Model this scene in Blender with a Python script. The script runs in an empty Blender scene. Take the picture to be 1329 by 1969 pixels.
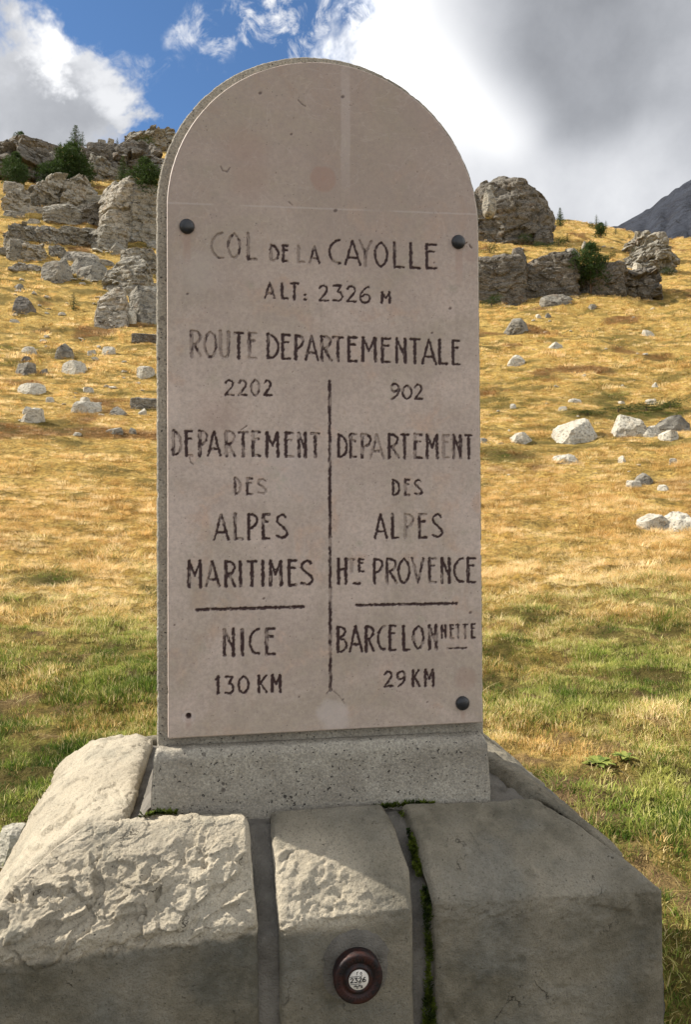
import bpy, math, random
import numpy as np
from mathutils import Matrix, Vector

# ------------------------------------------------------------------ camera, world, sun, exposure
SC = bpy.context.scene
COL = SC.collection
EYE = np.array([0.0, 0.0, 1.5])
FPX, CX, CY = 1387.0, 664.5, 984.5          # focal length and centre in pixels of the 1329x1969 photograph
YAW, PITCH, ROLL = math.radians(9.1), math.radians(1.0), math.radians(-0.35)
CM = Matrix.Rotation(-YAW, 3, 'Z') @ Matrix.Rotation(math.pi/2+PITCH, 3, 'X') @ Matrix.Rotation(ROLL, 3, 'Z')
cd = bpy.data.cameras.new('camera'); cam = bpy.data.objects.new('camera', cd); COL.objects.link(cam)
cd.sensor_fit = 'VERTICAL'; cd.sensor_height = 36.0; cd.lens = 36.0*FPX/1969.0
cd.clip_start = 0.05; cd.clip_end = 8000
cam.matrix_world = Matrix.Translation(EYE) @ CM.to_4x4()
SC.camera = cam
MR = np.array(CM)

SUN_AZ, SUN_EL = math.radians(-67.5), math.radians(41.0)     # azimuth from +Y, clockwise
SUN_STRENGTH = 5.0
SKY_STRENGTH = 0.10
SC.view_settings.view_transform = 'Standard'; SC.view_settings.look = 'None'
SC.view_settings.exposure = 0.8; SC.view_settings.gamma = 1.0
SC.view_settings.use_curve_mapping = False
SC.cycles.max_bounces = 6; SC.cycles.diffuse_bounces = 3; SC.cycles.transmission_bounces = 3
SC.cycles.transparent_max_bounces = 4; SC.cycles.caustics_reflective = False; SC.cycles.caustics_refractive = False

sl = bpy.data.lights.new('sun', 'SUN'); sl.energy = SUN_STRENGTH; sl.angle = math.radians(0.5); sl.color = (1.0, 0.93, 0.82)
sun = bpy.data.objects.new('sun', sl); COL.objects.link(sun)
sdir = Vector((math.sin(SUN_AZ)*math.cos(SUN_EL), math.cos(SUN_AZ)*math.cos(SUN_EL), math.sin(SUN_EL)))
sun.rotation_euler = sdir.to_track_quat('Z', 'Y').to_euler()
sun.location = (-30, 10, 40)

def px_dir(px, py):
    v = MR @ np.array([(px-CX)/FPX, -(py-CY)/FPX, -1.0]); return v/np.linalg.norm(v)
def azel(px, py):
    v = px_dir(px, py); return math.atan2(v[0], v[1]), math.asin(v[2])

class NT:
    """small helper to write node trees as expressions"""
    def __init__(s, tree): s.t = tree; s.n = tree.nodes; s.l = tree.links
    def node(s, typ, **kw):
        n = s.n.new(typ)
        for k, v in kw.items(): setattr(n, k, v)
        return n
    def put(s, sock, v):
        if isinstance(v, bpy.types.NodeSocket): s.l.new(v, sock)
        elif v is not None:
            if isinstance(v, (tuple, list)) and len(v) == 3 and sock.type == 'RGBA': v = (*v, 1)
            sock.default_value = v
    def m(s, op, a, b=None, c=None, clamp=False):
        n = s.node('ShaderNodeMath', operation=op, use_clamp=clamp)
        s.put(n.inputs[0], a)
        if b is not None: s.put(n.inputs[1], b)
        if c is not None: s.put(n.inputs[2], c)
        return n.outputs[0]
    def v(s, op, a, b=None, scale=None):
        n = s.node('ShaderNodeVectorMath', operation=op)
        s.put(n.inputs[0], a)
        if b is not None: s.put(n.inputs[1], b)
        if scale is not None: s.put(n.inputs[3], scale)
        return n.outputs['Value'] if op in ('LENGTH', 'DOT_PRODUCT', 'DISTANCE') else n.outputs[0]
    def ramp(s, f, a, b, lo=0.0, hi=1.0, smooth=True):
        n = s.node('ShaderNodeMapRange', interpolation_type='SMOOTHSTEP' if smooth else 'LINEAR')
        s.put(n.inputs[0], f); s.put(n.inputs[1], a); s.put(n.inputs[2], b); s.put(n.inputs[3], lo); s.put(n.inputs[4], hi)
        return n.outputs[0]
    def mix(s, f, a, b, mode='MIX'):
        n = s.node('ShaderNodeMix', data_type='RGBA', blend_type=mode)
        s.put(n.inputs[0], f); s.put(n.inputs[6], a); s.put(n.inputs[7], b)
        return n.outputs[2]
    def noise(s, vec, scale, detail=4, rough=0.55, dist=0.0, out=0):
        n = s.node('ShaderNodeTexNoise'); s.put(n.inputs['Vector'], vec)
        s.put(n.inputs['Scale'], scale); s.put(n.inputs['Detail'], detail); s.put(n.inputs['Roughness'], rough); s.put(n.inputs['Distortion'], dist)
        return n.outputs[out]
    def voro(s, vec, scale, feature='F1', rand=1.0, out='Distance'):
        n = s.node('ShaderNodeTexVoronoi', feature=feature); s.put(n.inputs['Vector'], vec); s.put(n.inputs['Scale'], scale)
        s.put(n.inputs['Randomness'], rand); return n.outputs[out]
    def attr(s, name, typ='GEOMETRY', out='Fac'):
        n = s.node('ShaderNodeAttribute', attribute_type=typ, attribute_name=name); return n.outputs[out]
    def comb(s, x, y, z):
        n = s.node('ShaderNodeCombineXYZ'); s.put(n.inputs[0], x); s.put(n.inputs[1], y); s.put(n.inputs[2], z); return n.outputs[0]

def make_world():
    w = bpy.data.worlds.new('World'); SC.world = w; w.use_nodes = True
    w.node_tree.nodes.clear(); N = NT(w.node_tree)
    sky = N.node('ShaderNodeTexSky', sky_type='NISHITA'); sky.sun_disc = False
    sky.sun_elevation = SUN_EL; sky.sun_rotation = SUN_AZ; sky.altitude = 2300; sky.air_density = 1.0; sky.dust_density = 0.3; sky.ozone_density = 1.0
    d = N.node('ShaderNodeTexCoord').outputs['Generated']
    sp = N.node('ShaderNodeSeparateXYZ'); N.put(sp.inputs[0], d)
    x, y, z = sp.outputs
    az = N.m('ARCTAN2', x, y); el = N.m('ARCSINE', z)
    # domain warp for ragged cloud edges
    w1 = N.noise(d, 5.0, 6, 0.62, 0.3, out=1); w2 = N.noise(d, 22.0, 5, 0.6, 0.2, out=1)
    wv = N.v('ADD', N.v('SCALE', N.v('SUBTRACT', w1, (.5, .5, .5)), scale=0.30), N.v('SCALE', N.v('SUBTRACT', w2, (.5, .5, .5)), scale=0.09))
    ae = N.v('ADD', N.comb(az, el, 0.0), wv)
    ae_soft = N.v('ADD', N.comb(az, el, 0.0), N.v('SCALE', N.v('SUBTRACT', N.noise(d, 3.0, 2, 0.5, 0.0, out=1), (.5, .5, .5)), scale=0.35))
    def blob(px, py, rx, ry, soft=0.35, wgt=1.0, co=None):
        a, e = azel(px, py)
        q = N.v('MULTIPLY', N.v('SUBTRACT', co or ae, (a, e, 0)), (FPX/rx, FPX/ry, 0))
        return N.ramp(N.v('LENGTH', q), 1.0+soft, 1.0-soft, 0.0, wgt)
    cov = blob(20, 215, 190, 130, .3)
    for b in [(85, 110, 100, 70, .3), (175, 190, 95, 75, .3), (225, 245, 60, 40, .35)]:
        cov = N.m('MAXIMUM', cov, blob(*b))
    wisp = N.ramp(N.noise(d, 26.0, 7, 0.65, 0.6), .44, .68)
    for b in [(530, 62, 135, 58, .4, 1.0), (250, 88, 45, 22, .6, .55), (335, 125, 42, 20, .6, .5), (620, 30, 90, 50, .5, 1.0)]:
        cov = N.m('MAXIMUM', cov, N.m('MULTIPLY', blob(*b), wisp))
    sp2 = N.node('ShaderNodeSeparateXYZ'); N.put(sp2.inputs[0], ae)
    a0, _ = azel(650, 60); a1, _ = azel(690, 60)
    right = N.m('MULTIPLY', N.ramp(sp2.outputs[0], a0-.02, a1+.02), N.ramp(sp2.outputs[0], 2.3, 1.9))
    cov = N.m('MAXIMUM', cov, right)
    # broken cloud over the rest of the sky, outside the blue gap
    gen = N.ramp(N.noise(d, 2.6, 8, 0.58, 0.3), .41, .53)
    gap = N.m('MAXIMUM', N.ramp(az, -.30, -.50), N.m('MAXIMUM', N.ramp(el, .66, .85), N.ramp(az, 1.5, 1.8)))
    cov = N.m('MAXIMUM', cov, N.m('MULTIPLY', gen, gap))
    cov = N.m('MULTIPLY', cov, N.ramp(z, -.05, 0.02))
    # cloud brightness: thin sunlit parts white, thick undersides grey
    n1 = N.noise(d, 4.5, 7, 0.55, 0.2); n2 = N.noise(d, 13.0, 6, 0.6, 0.1)
    ns = N.m('ADD', N.m('MULTIPLY', n1, .6), N.m('MULTIPLY', n2, .4))
    # clouds opposite the sun are lit full on, those towards it show their grey side
    sd = (math.sin(SUN_AZ)*math.cos(SUN_EL), math.cos(SUN_AZ)*math.cos(SUN_EL), math.sin(SUN_EL))
    away = N.ramp(N.v('DOT_PRODUCT', d, sd), .5, -.6)
    lum = N.m('MULTIPLY', N.ramp(ns, .36, .62, .42, .74, False), N.m('ADD', 1.0, N.m('MULTIPLY', away, .6)))
    def glow(cur, px, py, rx, ry, val, soft=.6, wgt=1.0):
        f = blob(px, py, rx, ry, soft, wgt, ae_soft if px > 640 else None)
        mm = N.node('ShaderNodeMix', data_type='FLOAT'); N.put(mm.inputs[0], f); N.put(mm.inputs[2], cur); N.put(mm.inputs[3], val)
        return mm.outputs[0]
    nz = lambda v, k: N.m('ADD', v, N.m('MULTIPLY', N.m('SUBTRACT', ns, .5), k))
    lum = glow(lum, 1110, 190, 330, 330, nz(.34, .35), .7)
    lum = glow(lum, 1070, 80, 270, 170, nz(.225, .30), .9)
    lum = glow(lum, 1330, 150, 130, 140, nz(.33, .4), .8)
    lum = glow(lum, 725, 130, 140, 330, 1.0, .6)
    lum = glow(lum, 860, 260, 110, 170, .66, .8)
    lum = glow(lum, 1120, 390, 300, 75, nz(.45, .45), .7)
    lum = glow(lum, 50, 200, 210, 150, nz(.31, .45), .7)
    lum = glow(lum, 120, 75, 50, 34, .66, .8)
    lum = glow(lum, 225, 190, 40, 50, .52, .8)
    lum = glow(lum, 520, 60, 180, 60, .60, .4)
    t = N.ramp(lum, .2, .7, 0, 1, False)
    tint = N.mix(t, (.93, .97, 1.06), (1.0, 1.0, 1.0))
    cc = N.v('SCALE', tint, scale=N.m('DIVIDE', lum, SKY_STRENGTH))
    skyc = N.mix(1.0, sky.outputs[0], (0.60, 0.77, 0.89), 'MULTIPLY')
    colr = N.mix(cov, skyc, cc)
    bg = N.node('ShaderNodeBackground'); N.put(bg.inputs[0], colr); bg.inputs[1].default_value = SKY_STRENGTH
    out = N.node('ShaderNodeOutputWorld'); N.l.new(bg.outputs[0], out.inputs[0])
    w.cycles.sampling_method = 'MANUAL'; w.cycles.sample_map_resolution = 1024
make_world()

# ------------------------------------------------------------------ numpy noise
def _hash(ix, iy, iz, s):
    h = (ix*374761393 + iy*668265263 + iz*2147483647 + s*974634777) & 0xffffffff
    h = ((h ^ (h >> 13))*1274126177) & 0xffffffff
    h = ((h ^ (h >> 16))*2246822519) & 0xffffffff
    return ((h ^ (h >> 15)) & 0xffffff)/float(0xffffff)
def vnoise(p, s=0):
    i = np.floor(p).astype(np.int64); f = p-i; u = f*f*f*(f*(f*6-15)+10)
    r = 0
    for dx in (0, 1):
        wx = u[..., 0] if dx else 1-u[..., 0]
        for dy in (0, 1):
            wy = u[..., 1] if dy else 1-u[..., 1]
            for dz in (0, 1):
                wz = u[..., 2] if dz else 1-u[..., 2]
                r = r + wx*wy*wz*_hash(i[..., 0]+dx, i[..., 1]+dy, i[..., 2]+dz, s)
    return r*2-1
def fbm(p, octs=4, s=0, g=0.5, ridge=False):
    r = 0; a = 1.0; t = 0
    p = np.asarray(p, float)
    for o in range(octs):
        n = vnoise(p*(2.03**o)+o*17.3, s+o)
        if ridge: n = 1-2*np.abs(n)
        r = r+a*n; t += a; a *= g
    return r/t
def voronoi(p, s=0):
    """F1, F2, random value of the nearest cell, offset to the nearest point"""
    i = np.floor(p).astype(np.int64)
    f1 = np.full(p.shape[0], 9.); f2 = np.full(p.shape[0], 9.); rv = np.zeros(p.shape[0]); rd = np.zeros_like(p)
    for dx in (-1, 0, 1):
        for dy in (-1, 0, 1):
            for dz in (-1, 0, 1):
                c = i+np.array([dx, dy, dz])
                q = c+0.5+0.42*np.stack([_hash(c[:, 0], c[:, 1], c[:, 2], s+k)*2-1 for k in (1, 2, 3)], 1)
                d = np.linalg.norm(p-q, axis=1)
                h = _hash(c[:, 0], c[:, 1], c[:, 2], s+9)
                near = d < f1
                f2 = np.where(near, f1, np.minimum(f2, d))
                rv = np.where(near, h, rv); rd = np.where(near[:, None], p-q, rd); f1 = np.where(near, d, f1)
    return f1, f2, rv, rd
def P3(x, y, z=0.0): return np.stack(np.broadcast_arrays(np.asarray(x, float), y, z), -1)
def sstep(a, b, x):
    t = np.clip((x-a)/(b-a), 0, 1); return t*t*(3-2*t)

# ------------------------------------------------------------------ mesh + tagging helpers
def mesh_np(name, verts, faces, smooth=False, attrs=None):
    """faces: (n,3) or (n,4) array, or a list of such arrays"""
    if not isinstance(faces, list): faces = [faces]
    faces = [np.asarray(f, np.int32) for f in faces if len(f)]
    me = bpy.data.meshes.new(name)
    verts = np.asarray(verts, np.float32)
    me.vertices.add(len(verts)); me.vertices.foreach_set('co', verts.ravel())
    tot = sum(f.size for f in faces); nf = sum(len(f) for f in faces)
    me.loops.add(tot); me.polygons.add(nf)
    me.loops.foreach_set('vertex_index', np.concatenate([f.ravel() for f in faces]))
    sizes = np.concatenate([np.full(len(f), f.shape[1]) for f in faces])
    me.polygons.foreach_set('loop_start', (np.cumsum(sizes)-sizes).astype(np.int32))
    me.polygons.foreach_set('loop_total', sizes.astype(np.int32))
    me.polygons.foreach_set('use_smooth', np.full(nf, smooth))
    for k, v in (attrs or {}).items():
        a = me.attributes.new(k, 'FLOAT', 'POINT'); a.data.foreach_set('value', np.asarray(v, np.float32).ravel())
    me.update(calc_edges=True); me.validate()
    return me
def link(name, me, mat=None, parent=None, loc=None):
    o = bpy.data.objects.new(name, me); COL.objects.link(o)
    if mat is not None and me is not None and len(me.materials) == 0: me.materials.append(mat)
    if parent is not None: o.parent = parent
    if loc is not None: o.location = loc
    return o
def tag(o, label=None, cat=None, group=None, kind=None):
    for k, v in (('label', label), ('category', cat), ('group', group), ('kind', kind)):
        if v: o[k] = v
    return o
def grid_faces(nu, nv, off=0, wrap=False):
    i = np.arange(nu-1)[:, None]; j = np.arange(nv if wrap else nv-1)[None, :]
    j2 = (j+1) % nv
    a = i*nv+j; b = i*nv+j2; c = (i+1)*nv+j2; d = (i+1)*nv+j
    return np.stack([a, b, c, d], -1).reshape(-1, 4)+off

# ------------------------------------------------------------------ materials
def material(name):
    m = bpy.data.materials.new(name); m.use_nodes = True; m.node_tree.nodes.clear(); return m, NT(m.node_tree)
def finish(m, N, col, rough=0.9, bump=None, bstr=0.5, bdist=0.01, spec=0.3, metal=0.0, transl=0.0):
    b = N.node('ShaderNodeBsdfPrincipled')
    N.put(b.inputs['Base Color'], col); N.put(b.inputs['Roughness'], rough); N.put(b.inputs['Metallic'], metal)
    b.inputs['Specular IOR Level'].default_value = spec
    if bump is not None:
        bn = N.node('ShaderNodeBump'); bn.inputs['Strength'].default_value = bstr; bn.inputs['Distance'].default_value = bdist
        N.put(bn.inputs['Height'], bump); N.l.new(bn.outputs[0], b.inputs['Normal'])
    sh = b.outputs[0]
    if transl:
        t = N.node('ShaderNodeBsdfTranslucent'); N.put(t.inputs[0], col)
        mx = N.node('ShaderNodeMixShader'); mx.inputs[0].default_value = transl
        N.l.new(sh, mx.inputs[1]); N.l.new(t.outputs[0], mx.inputs[2]); sh = mx.outputs[0]
    o = N.node('ShaderNodeOutputMaterial'); N.l.new(sh, o.inputs[0]); return m
def objco(N): return N.node('ShaderNodeTexCoord').outputs['Object']

def mat_concrete():
    m, N = material('concrete'); p = objco(N)
    base = N.mix(N.ramp(N.noise(p, 6, 5), .35, .65), (.33, .295, .235), (.46, .42, .34))
    base = N.mix(N.ramp(N.noise(p, 170, 3, .7), .35, .7), N.mix(.55, base, (.12, .11, .095)), base)
    hole = N.m('MAXIMUM', N.ramp(N.noise(p, 150, 2, .5), .66, .71), N.m('MULTIPLY', N.ramp(N.noise(p, 62, 3, .6), .67, .71), .9))
    base = N.mix(hole, base, (.045, .04, .036))
    v2 = N.voro(p, 26); peb = N.m('MULTIPLY', N.ramp(v2, .17, .13), N.ramp(N.noise(p, 9, 2), .52, .6))
    base = N.mix(N.m('MULTIPLY', peb, .75), base, (.11, .095, .08))
    wf = N.m('MULTIPLY', N.ramp(N.voro(p, 210), .2, .1), N.ramp(N.noise(p, 75, 2), .55, .65))
    base = N.mix(wf, base, (.55, .52, .46))
    h = N.m('SUBTRACT', N.m('ADD', N.noise(p, 230, 4, .6), N.m('MULTIPLY', N.noise(p, 35, 4), 1.5)), N.m('MULTIPLY', hole, 2.0))
    return finish(m, N, base, .95, h, .7, .004, .2)
def mat_plaque():
    m, N = material('pink_limestone'); p = objco(N)
    a = N.ramp(N.noise(p, 3.2, 6, .6, .4), .34, .66)
    base = N.mix(a, (.47, .375, .31), (.60, .485, .41))
    base = N.mix(N.ramp(N.noise(p, 9, 5, .6, .8), .52, .70), base, (.55, .40, .31))
    base = N.mix(N.ramp(N.noise(p, 14, 5, .65, .3), .58, .78), base, (.40, .36, .27))
    top = N.node('ShaderNodeSeparateXYZ'); N.put(top.inputs[0], p)
    base = N.mix(N.m('MULTIPLY', N.ramp(top.outputs[2], 1.7, 2.6), .62), base, (.27, .205, .165))
    base = N.mix(N.ramp(N.noise(p, 2.2, 5, .7, .8), .46, .70, 0, .6), base, (.36, .30, .22))
    base = N.mix(N.ramp(N.noise(N.v('MULTIPLY', p, (9, 1, 1)), 2.5, 5, .7), .55, .75, 0, .35), base, (.33, .27, .21))
    base = N.mix(N.ramp(N.noise(p, 110, 4, .75), .3, .75, 0, .5), base, (.27, .215, .19))
    vein = N.m('ABSOLUTE', N.m('SUBTRACT', N.noise(p, 7, 4, .5, 1.5), .5))
    base = N.mix(N.ramp(vein, .012, .0, 0, .12), base, (.64, .55, .48))
    fleck = N.m('MULTIPLY', N.ramp(N.voro(p, 75), .14, .07), N.ramp(N.noise(p, 22, 2), .50, .62))
    base = N.mix(N.m('MULTIPLY', fleck, .7), base, (.085, .06, .055))
    lf = N.m('MULTIPLY', N.ramp(N.voro(p, 95), .16, .07), N.ramp(N.noise(p, 31, 2), .58, .68))
    base = N.mix(N.m('MULTIPLY', lf, .5), base, (.62, .54, .48))
    base = N.mix(N.m('MULTIPLY', N.attr('pale'), .5), base, (.60, .53, .50))
    base = N.mix(N.m('MULTIPLY', N.attr('rosy'), .75), base, (.34, .215, .165))
    ink = N.attr('ink')
    base = N.mix(ink, base, (.044, .020, .018))
    h = N.m('ADD', N.m('MULTIPLY', N.noise(p, 260, 3), .3), N.noise(p, 30, 4))
    return finish(m, N, base, .62, h, .22, .0025, .35)
def mat_sandstone():
    m, N = material('sandstone'); p = objco(N)
    base = N.mix(N.ramp(N.noise(p, 4, 6, .6), .35, .65), (.40, .35, .265), (.49, .435, .335))
    base = N.mix(N.ramp(N.noise(p, 11, 6, .65, .5), .5, .72), base, (.35, .32, .25))
    base = N.mix(N.ramp(N.noise(p, 300, 3, .7), .3, .75, 0, .45), base, (.26, .22, .155))
    base = N.mix(N.m('MULTIPLY', N.attr('shade_wear'), N.ramp(N.noise(p, 5, 5, .6), .3, .6, .74, .97)), base, N.mix(N.ramp(N.noise(p, 3.2, 5, .65, .6), .38, .62), N.mix(N.ramp(N.noise(p, 24, 5, .7), .35, .7), (.085, .076, .052), (.165, .145, .105)), N.mix(N.ramp(N.noise(p, 30, 5, .7), .35, .7), (.080, .080, .068), (.150, .148, .128))))  # dark mix paints shade on the unlit stone faces, along with real weathering
    cr = N.voro(N.v('ADD', p, N.v('SCALE', N.noise(p, 14, 4, .6, .0, out=1), scale=.12)), 7.5, 'DISTANCE_TO_EDGE')
    crk = N.m('MULTIPLY', N.ramp(cr, .010, .003), N.ramp(N.noise(p, 8.5, 3), .60, .68))
    base = N.mix(N.ramp(N.noise(p, 210, 4, .8), .50, .68, 0, .6), base, (.07, .06, .045))
    base = N.mix(N.m('MULTIPLY', crk, .85), base, (.05, .042, .032))
    pit = N.m('MAXIMUM', N.ramp(N.noise(p, 140, 2, .5), .70, .75), N.m('MULTIPLY', N.ramp(N.noise(p, 55, 4, .7), .71, .74), N.ramp(N.noise(p, 7, 2), .5, .6)))
    base = N.mix(N.m('MULTIPLY', pit, .8), base, (.07, .06, .045))
    h = N.m('SUBTRACT', N.m('ADD', N.m('MULTIPLY', N.noise(p, 240, 4, .65), .6), N.noise(p, 70, 6, .7)), N.m('ADD', pit, crk))
    return finish(m, N, base, .95, h, .9, .0055, .2)
def mat_simple(name, c1, c2, scale, rough=.9, bscale=80, bstr=.5, bdist=.004, spec=.3, metal=0):
    m, N = material(name); p = objco(N)
    c = N.mix(N.ramp(N.noise(p, scale, 5, .6), .35, .65), c1, c2)
    return finish(m, N, c, rough, N.noise(p, bscale, 4), bstr, bdist, spec, metal)
def mat_rock(name, pale, mid, dark, rust, scale=1.0):
    m, N = material(name)
    p = N.node('ShaderNodeNewGeometry').outputs['Position']
    rnd = N.node('ShaderNodeObjectInfo').outputs['Random']
    st = N.v('MULTIPLY', p, (1, 1, 1.5))
    base = N.mix(N.ramp(N.noise(st, .55*scale, 6, .65, .4), .32, .55), mid, pale)
    base = N.mix(N.ramp(N.noise(st, 2.1*scale, 6, .75, .6), .50, .60, 0, .9), base, dark)
    base = N.mix(N.ramp(N.noise(p, .8*scale, 4, .6), .56, .72, 0, .6), base, rust)
    base = N.mix(N.ramp(N.noise(p, 7*scale, 5, .75), .4, .68, 0, .55), base, tuple(c*.5 for c in mid))
    if scale > .5: base = N.mix(N.m('MULTIPLY', N.ramp(N.noise(p, 9*scale, 3, .5), .62, .68), .5), base, (.52, .51, .46))
    base = N.mix(N.m('MULTIPLY', rnd, .25), base, tuple(c*.62 for c in mid))
    crv = N.voro(N.v('ADD', st, N.v('SCALE', N.noise(p, 2.0*scale, 4, out=1), scale=.9/scale)), .9*scale, 'DISTANCE_TO_EDGE')
    crk = N.m('MULTIPLY', N.ramp(crv, .03, .0), N.ramp(N.noise(p, .7*scale, 3), .50, .60))
    base = N.mix(N.m('MULTIPLY', crk, .7), base, (.035, .032, .028))
    h = N.m('SUBTRACT', N.m('ADD', N.noise(st, 3*scale, 7, .7), N.m('MULTIPLY', N.noise(p, 18*scale, 4), .3)), N.m('MULTIPLY', crk, .7))
    return finish(m, N, base, .95, h, 1.0, .16/scale, .15)
def ground_colors(N, gold, rust, pos):
    green = N.mix(N.ramp(N.noise(pos, 3.0, 4), .35, .65), (.075, .095, .02), (.16, .13, .045))
    straw = N.mix(N.ramp(N.noise(pos, 2.0, 4), .35, .65), (.66, .46, .15), (.52, .33, .085))
    c = N.mix(gold, green, straw)
    return N.mix(rust, c, (.15, .065, .028))
def mat_ground():
    m, N = material('alpine_turf')
    p = N.node('ShaderNodeNewGeometry').outputs['Position']
    g = N.attr('gold'); r = N.attr('rust'); dk = N.attr('dark')
    c = ground_colors(N, g, r, p)
    fine = N.noise(p, 9, 6, .75); mid = N.noise(N.v('MULTIPLY', p, (1, 1, 2)), 1.3, 6, .7, .5)
    c = N.mix(N.ramp(fine, .40, .62, .0, .65), c, (.060, .042, .018))
    c = N.mix(N.m('MULTIPLY', N.attr('bare'), .8), c, (.20, .125, .07))
    c = N.mix(N.ramp(mid, .52, .70, 0, .65), c, (.11, .10, .03))
    c = N.mix(N.m('MULTIPLY', dk, .8), c, (.085, .07, .022))
    h = N.m('ADD', N.noise(p, 2.5, 6, .75), N.m('MULTIPLY', fine, .5))
    return finish(m, N, c, 1.0, h, 1.0, .25, .05)
def mat_grass():
    m, N = material('grass_blades')
    g = N.attr('gold', 'INSTANCER'); r = N.attr('rust', 'INSTANCER'); t = N.attr('tone', 'INSTANCER')
    b = N.attr('blade')
    green = N.mix(N.ramp(t, 0, .5, 0, 1, False), (.040, .080, .010), (.15, .225, .028))
    green = N.mix(N.ramp(t, .5, 1, 0, 1, False), green, (.46, .46, .12))
    straw = N.mix(N.ramp(t, .0, .55, 0, 1, False), (.34, .20, .055), (.80, .53, .20))
    straw = N.mix(N.ramp(t, .55, 1.0, 0, 1, False), straw, (.96, .76, .45))
    f = N.m('ADD', g, N.m('MULTIPLY', N.m('SUBTRACT', b, .5), .75), clamp=True)
    c = N.mix(N.ramp(f, .25, .75, 0, 1, False), green, straw)
    c = N.mix(N.m('MULTIPLY', r, .85), c, (.20, .075, .03))
    c = N.mix(N.ramp(b, .85, 1.0, 0, .6), c, (.85, .72, .42))
    return finish(m, N, c, .75, None, spec=.2, transl=.4)
def mat_needles():
    m, N = material('conifer_needles')
    rnd = N.node('ShaderNodeObjectInfo').outputs['Random']; sh = N.attr('tip')
    c = N.mix(sh, (.018, .038, .012), (.060, .095, .024))
    c = N.mix(N.m('MULTIPLY', rnd, .5), c, (.05, .085, .022))
    return finish(m, N, c, .8, None, spec=.2, transl=.2)

M = dict(concrete=mat_concrete(), plaque=mat_plaque(), sand=mat_sandstone(), ground=mat_ground(), grass=mat_grass(), needles=mat_needles())
M['mortar'] = mat_simple('mortar', (.11, .10, .085), (.18, .165, .14), 12, .95, 190, .9, .006, .15)
M['black'] = mat_simple('black_bolt_cap', (.010, .011, .013), (.022, .023, .026), 60, .38, 90, .15, .001, .5)
M['rust'] = mat_simple('rusty_bronze', (.045, .014, .010), (.012, .010, .011), 45, .6, 160, .6, .002, .5, .35)
M['white'] = mat_simple('white_enamel', (.60, .56, .50), (.70, .66, .59), 90, .4, 200, .1, .0005, .4)
M['ink'] = mat_simple('black_print', (.02, .02, .02), (.03, .03, .03), 50, .6, 50, .1, .0005, .3)
M['bark'] = mat_simple('bark', (.09, .06, .04), (.14, .10, .07), 8, .95, 30, .8, .02, .1)
M['moss'] = mat_simple('moss', (.016, .030, .007), (.12, .15, .018), 26, .95, 300, .8, .003, .1)
M['rock_pale'] = mat_rock('pale_rock', (.44, .40, .33), (.29, .27, .22), (.11, .10, .085), (.30, .21, .12))
M['rock_grey'] = mat_rock('grey_rock', (.34, .315, .26), (.22, .205, .17), (.10, .095, .085), (.24, .17, .11))
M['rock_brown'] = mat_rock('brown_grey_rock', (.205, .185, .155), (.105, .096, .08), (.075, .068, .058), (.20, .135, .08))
M['rock_small'] = mat_rock('small_pale_rock', (.60, .56, .46), (.43, .40, .325), (.15, .14, .12), (.32, .24, .15), 5.0)
M['scree'] = mat_rock('cloud_shaded_scree', (.044, .050, .066), (.026, .029, .040), (.020, .022, .027), (.036, .035, .038), .03)  # dark bluish colour stands in for cloud shadow on the ridge

# ------------------------------------------------------------------ terrain
DK = np.array([16, 25, 40, 55, 70, 85, 95, 120, 140, 200, 400, 900, 3000.])
YT = {-60: [1005, 860, 740, 660, 590, 530, 500, 450, 430, 430, 440, 600, 900],
      -16: [1005, 850, 700, 600, 500, 405, 352, 305, 272, 290, 330, 600, 900],
      -6:  [1005, 850, 700, 605, 505, 410, 355, 312, 282, 300, 340, 600, 900],
      6:   [1005, 855, 710, 615, 530, 460, 420, 380, 362, 380, 400, 620, 900],
      19:  [1005, 860, 722, 640, 575, 500, 465, 432, 415, 435, 450, 650, 900],
      26:  [1005, 865, 725, 640, 572, 508, 478, 438, 426, 440, 455, 660, 900],
      34:  [1005, 870, 740, 655, 594, 545, 518, 482, 464, 476, 490, 700, 900],
      80:  [1005, 890, 800, 740, 700, 660, 640, 610, 600, 600, 620, 750, 900]}
AK = np.array(sorted(YT)); TB = np.array([YT[a] for a in AK], float)
DN = np.array([0, 4, 5, 7, 10, 13, 16]); ZN = np.array([0, 0, .05, .20, .45, .85, 1.5])
def zbase(x, y):
    x = np.asarray(x, float); y = np.asarray(y, float)
    d = np.hypot(x, y)+1e-6; az = np.degrees(np.arctan2(x, y))
    fa = np.clip(np.interp(az, AK, np.arange(len(AK))), 0, len(AK)-1.001); ia = fa.astype(int); wa = fa-ia; wa = wa*wa*(3-2*wa)
    fd = np.clip(np.interp(np.log(d), np.log(DK), np.arange(len(DK))), 0, len(DK)-1.001); idd = fd.astype(int); wd = fd-idd
    T = lambda i, j: TB[i, j]
    yy = (T(ia, idd)*(1-wd)+T(ia, idd+1)*wd)*(1-wa)+(T(ia+1, idd)*(1-wd)+T(ia+1, idd+1)*wd)*wa
    zf = 1.5+d*np.clip(np.cos(np.radians(az)-YAW), .25, 1)*(1009-yy)/FPX
    zn = np.interp(d, DN, ZN)
    z = np.where(d < 16, zn, zf)
    back = sstep(60, 110, np.abs(az))                      # behind the camera: gently rolling pass
    return z*(1-back)+back*np.minimum(d, 60)*.02
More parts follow.
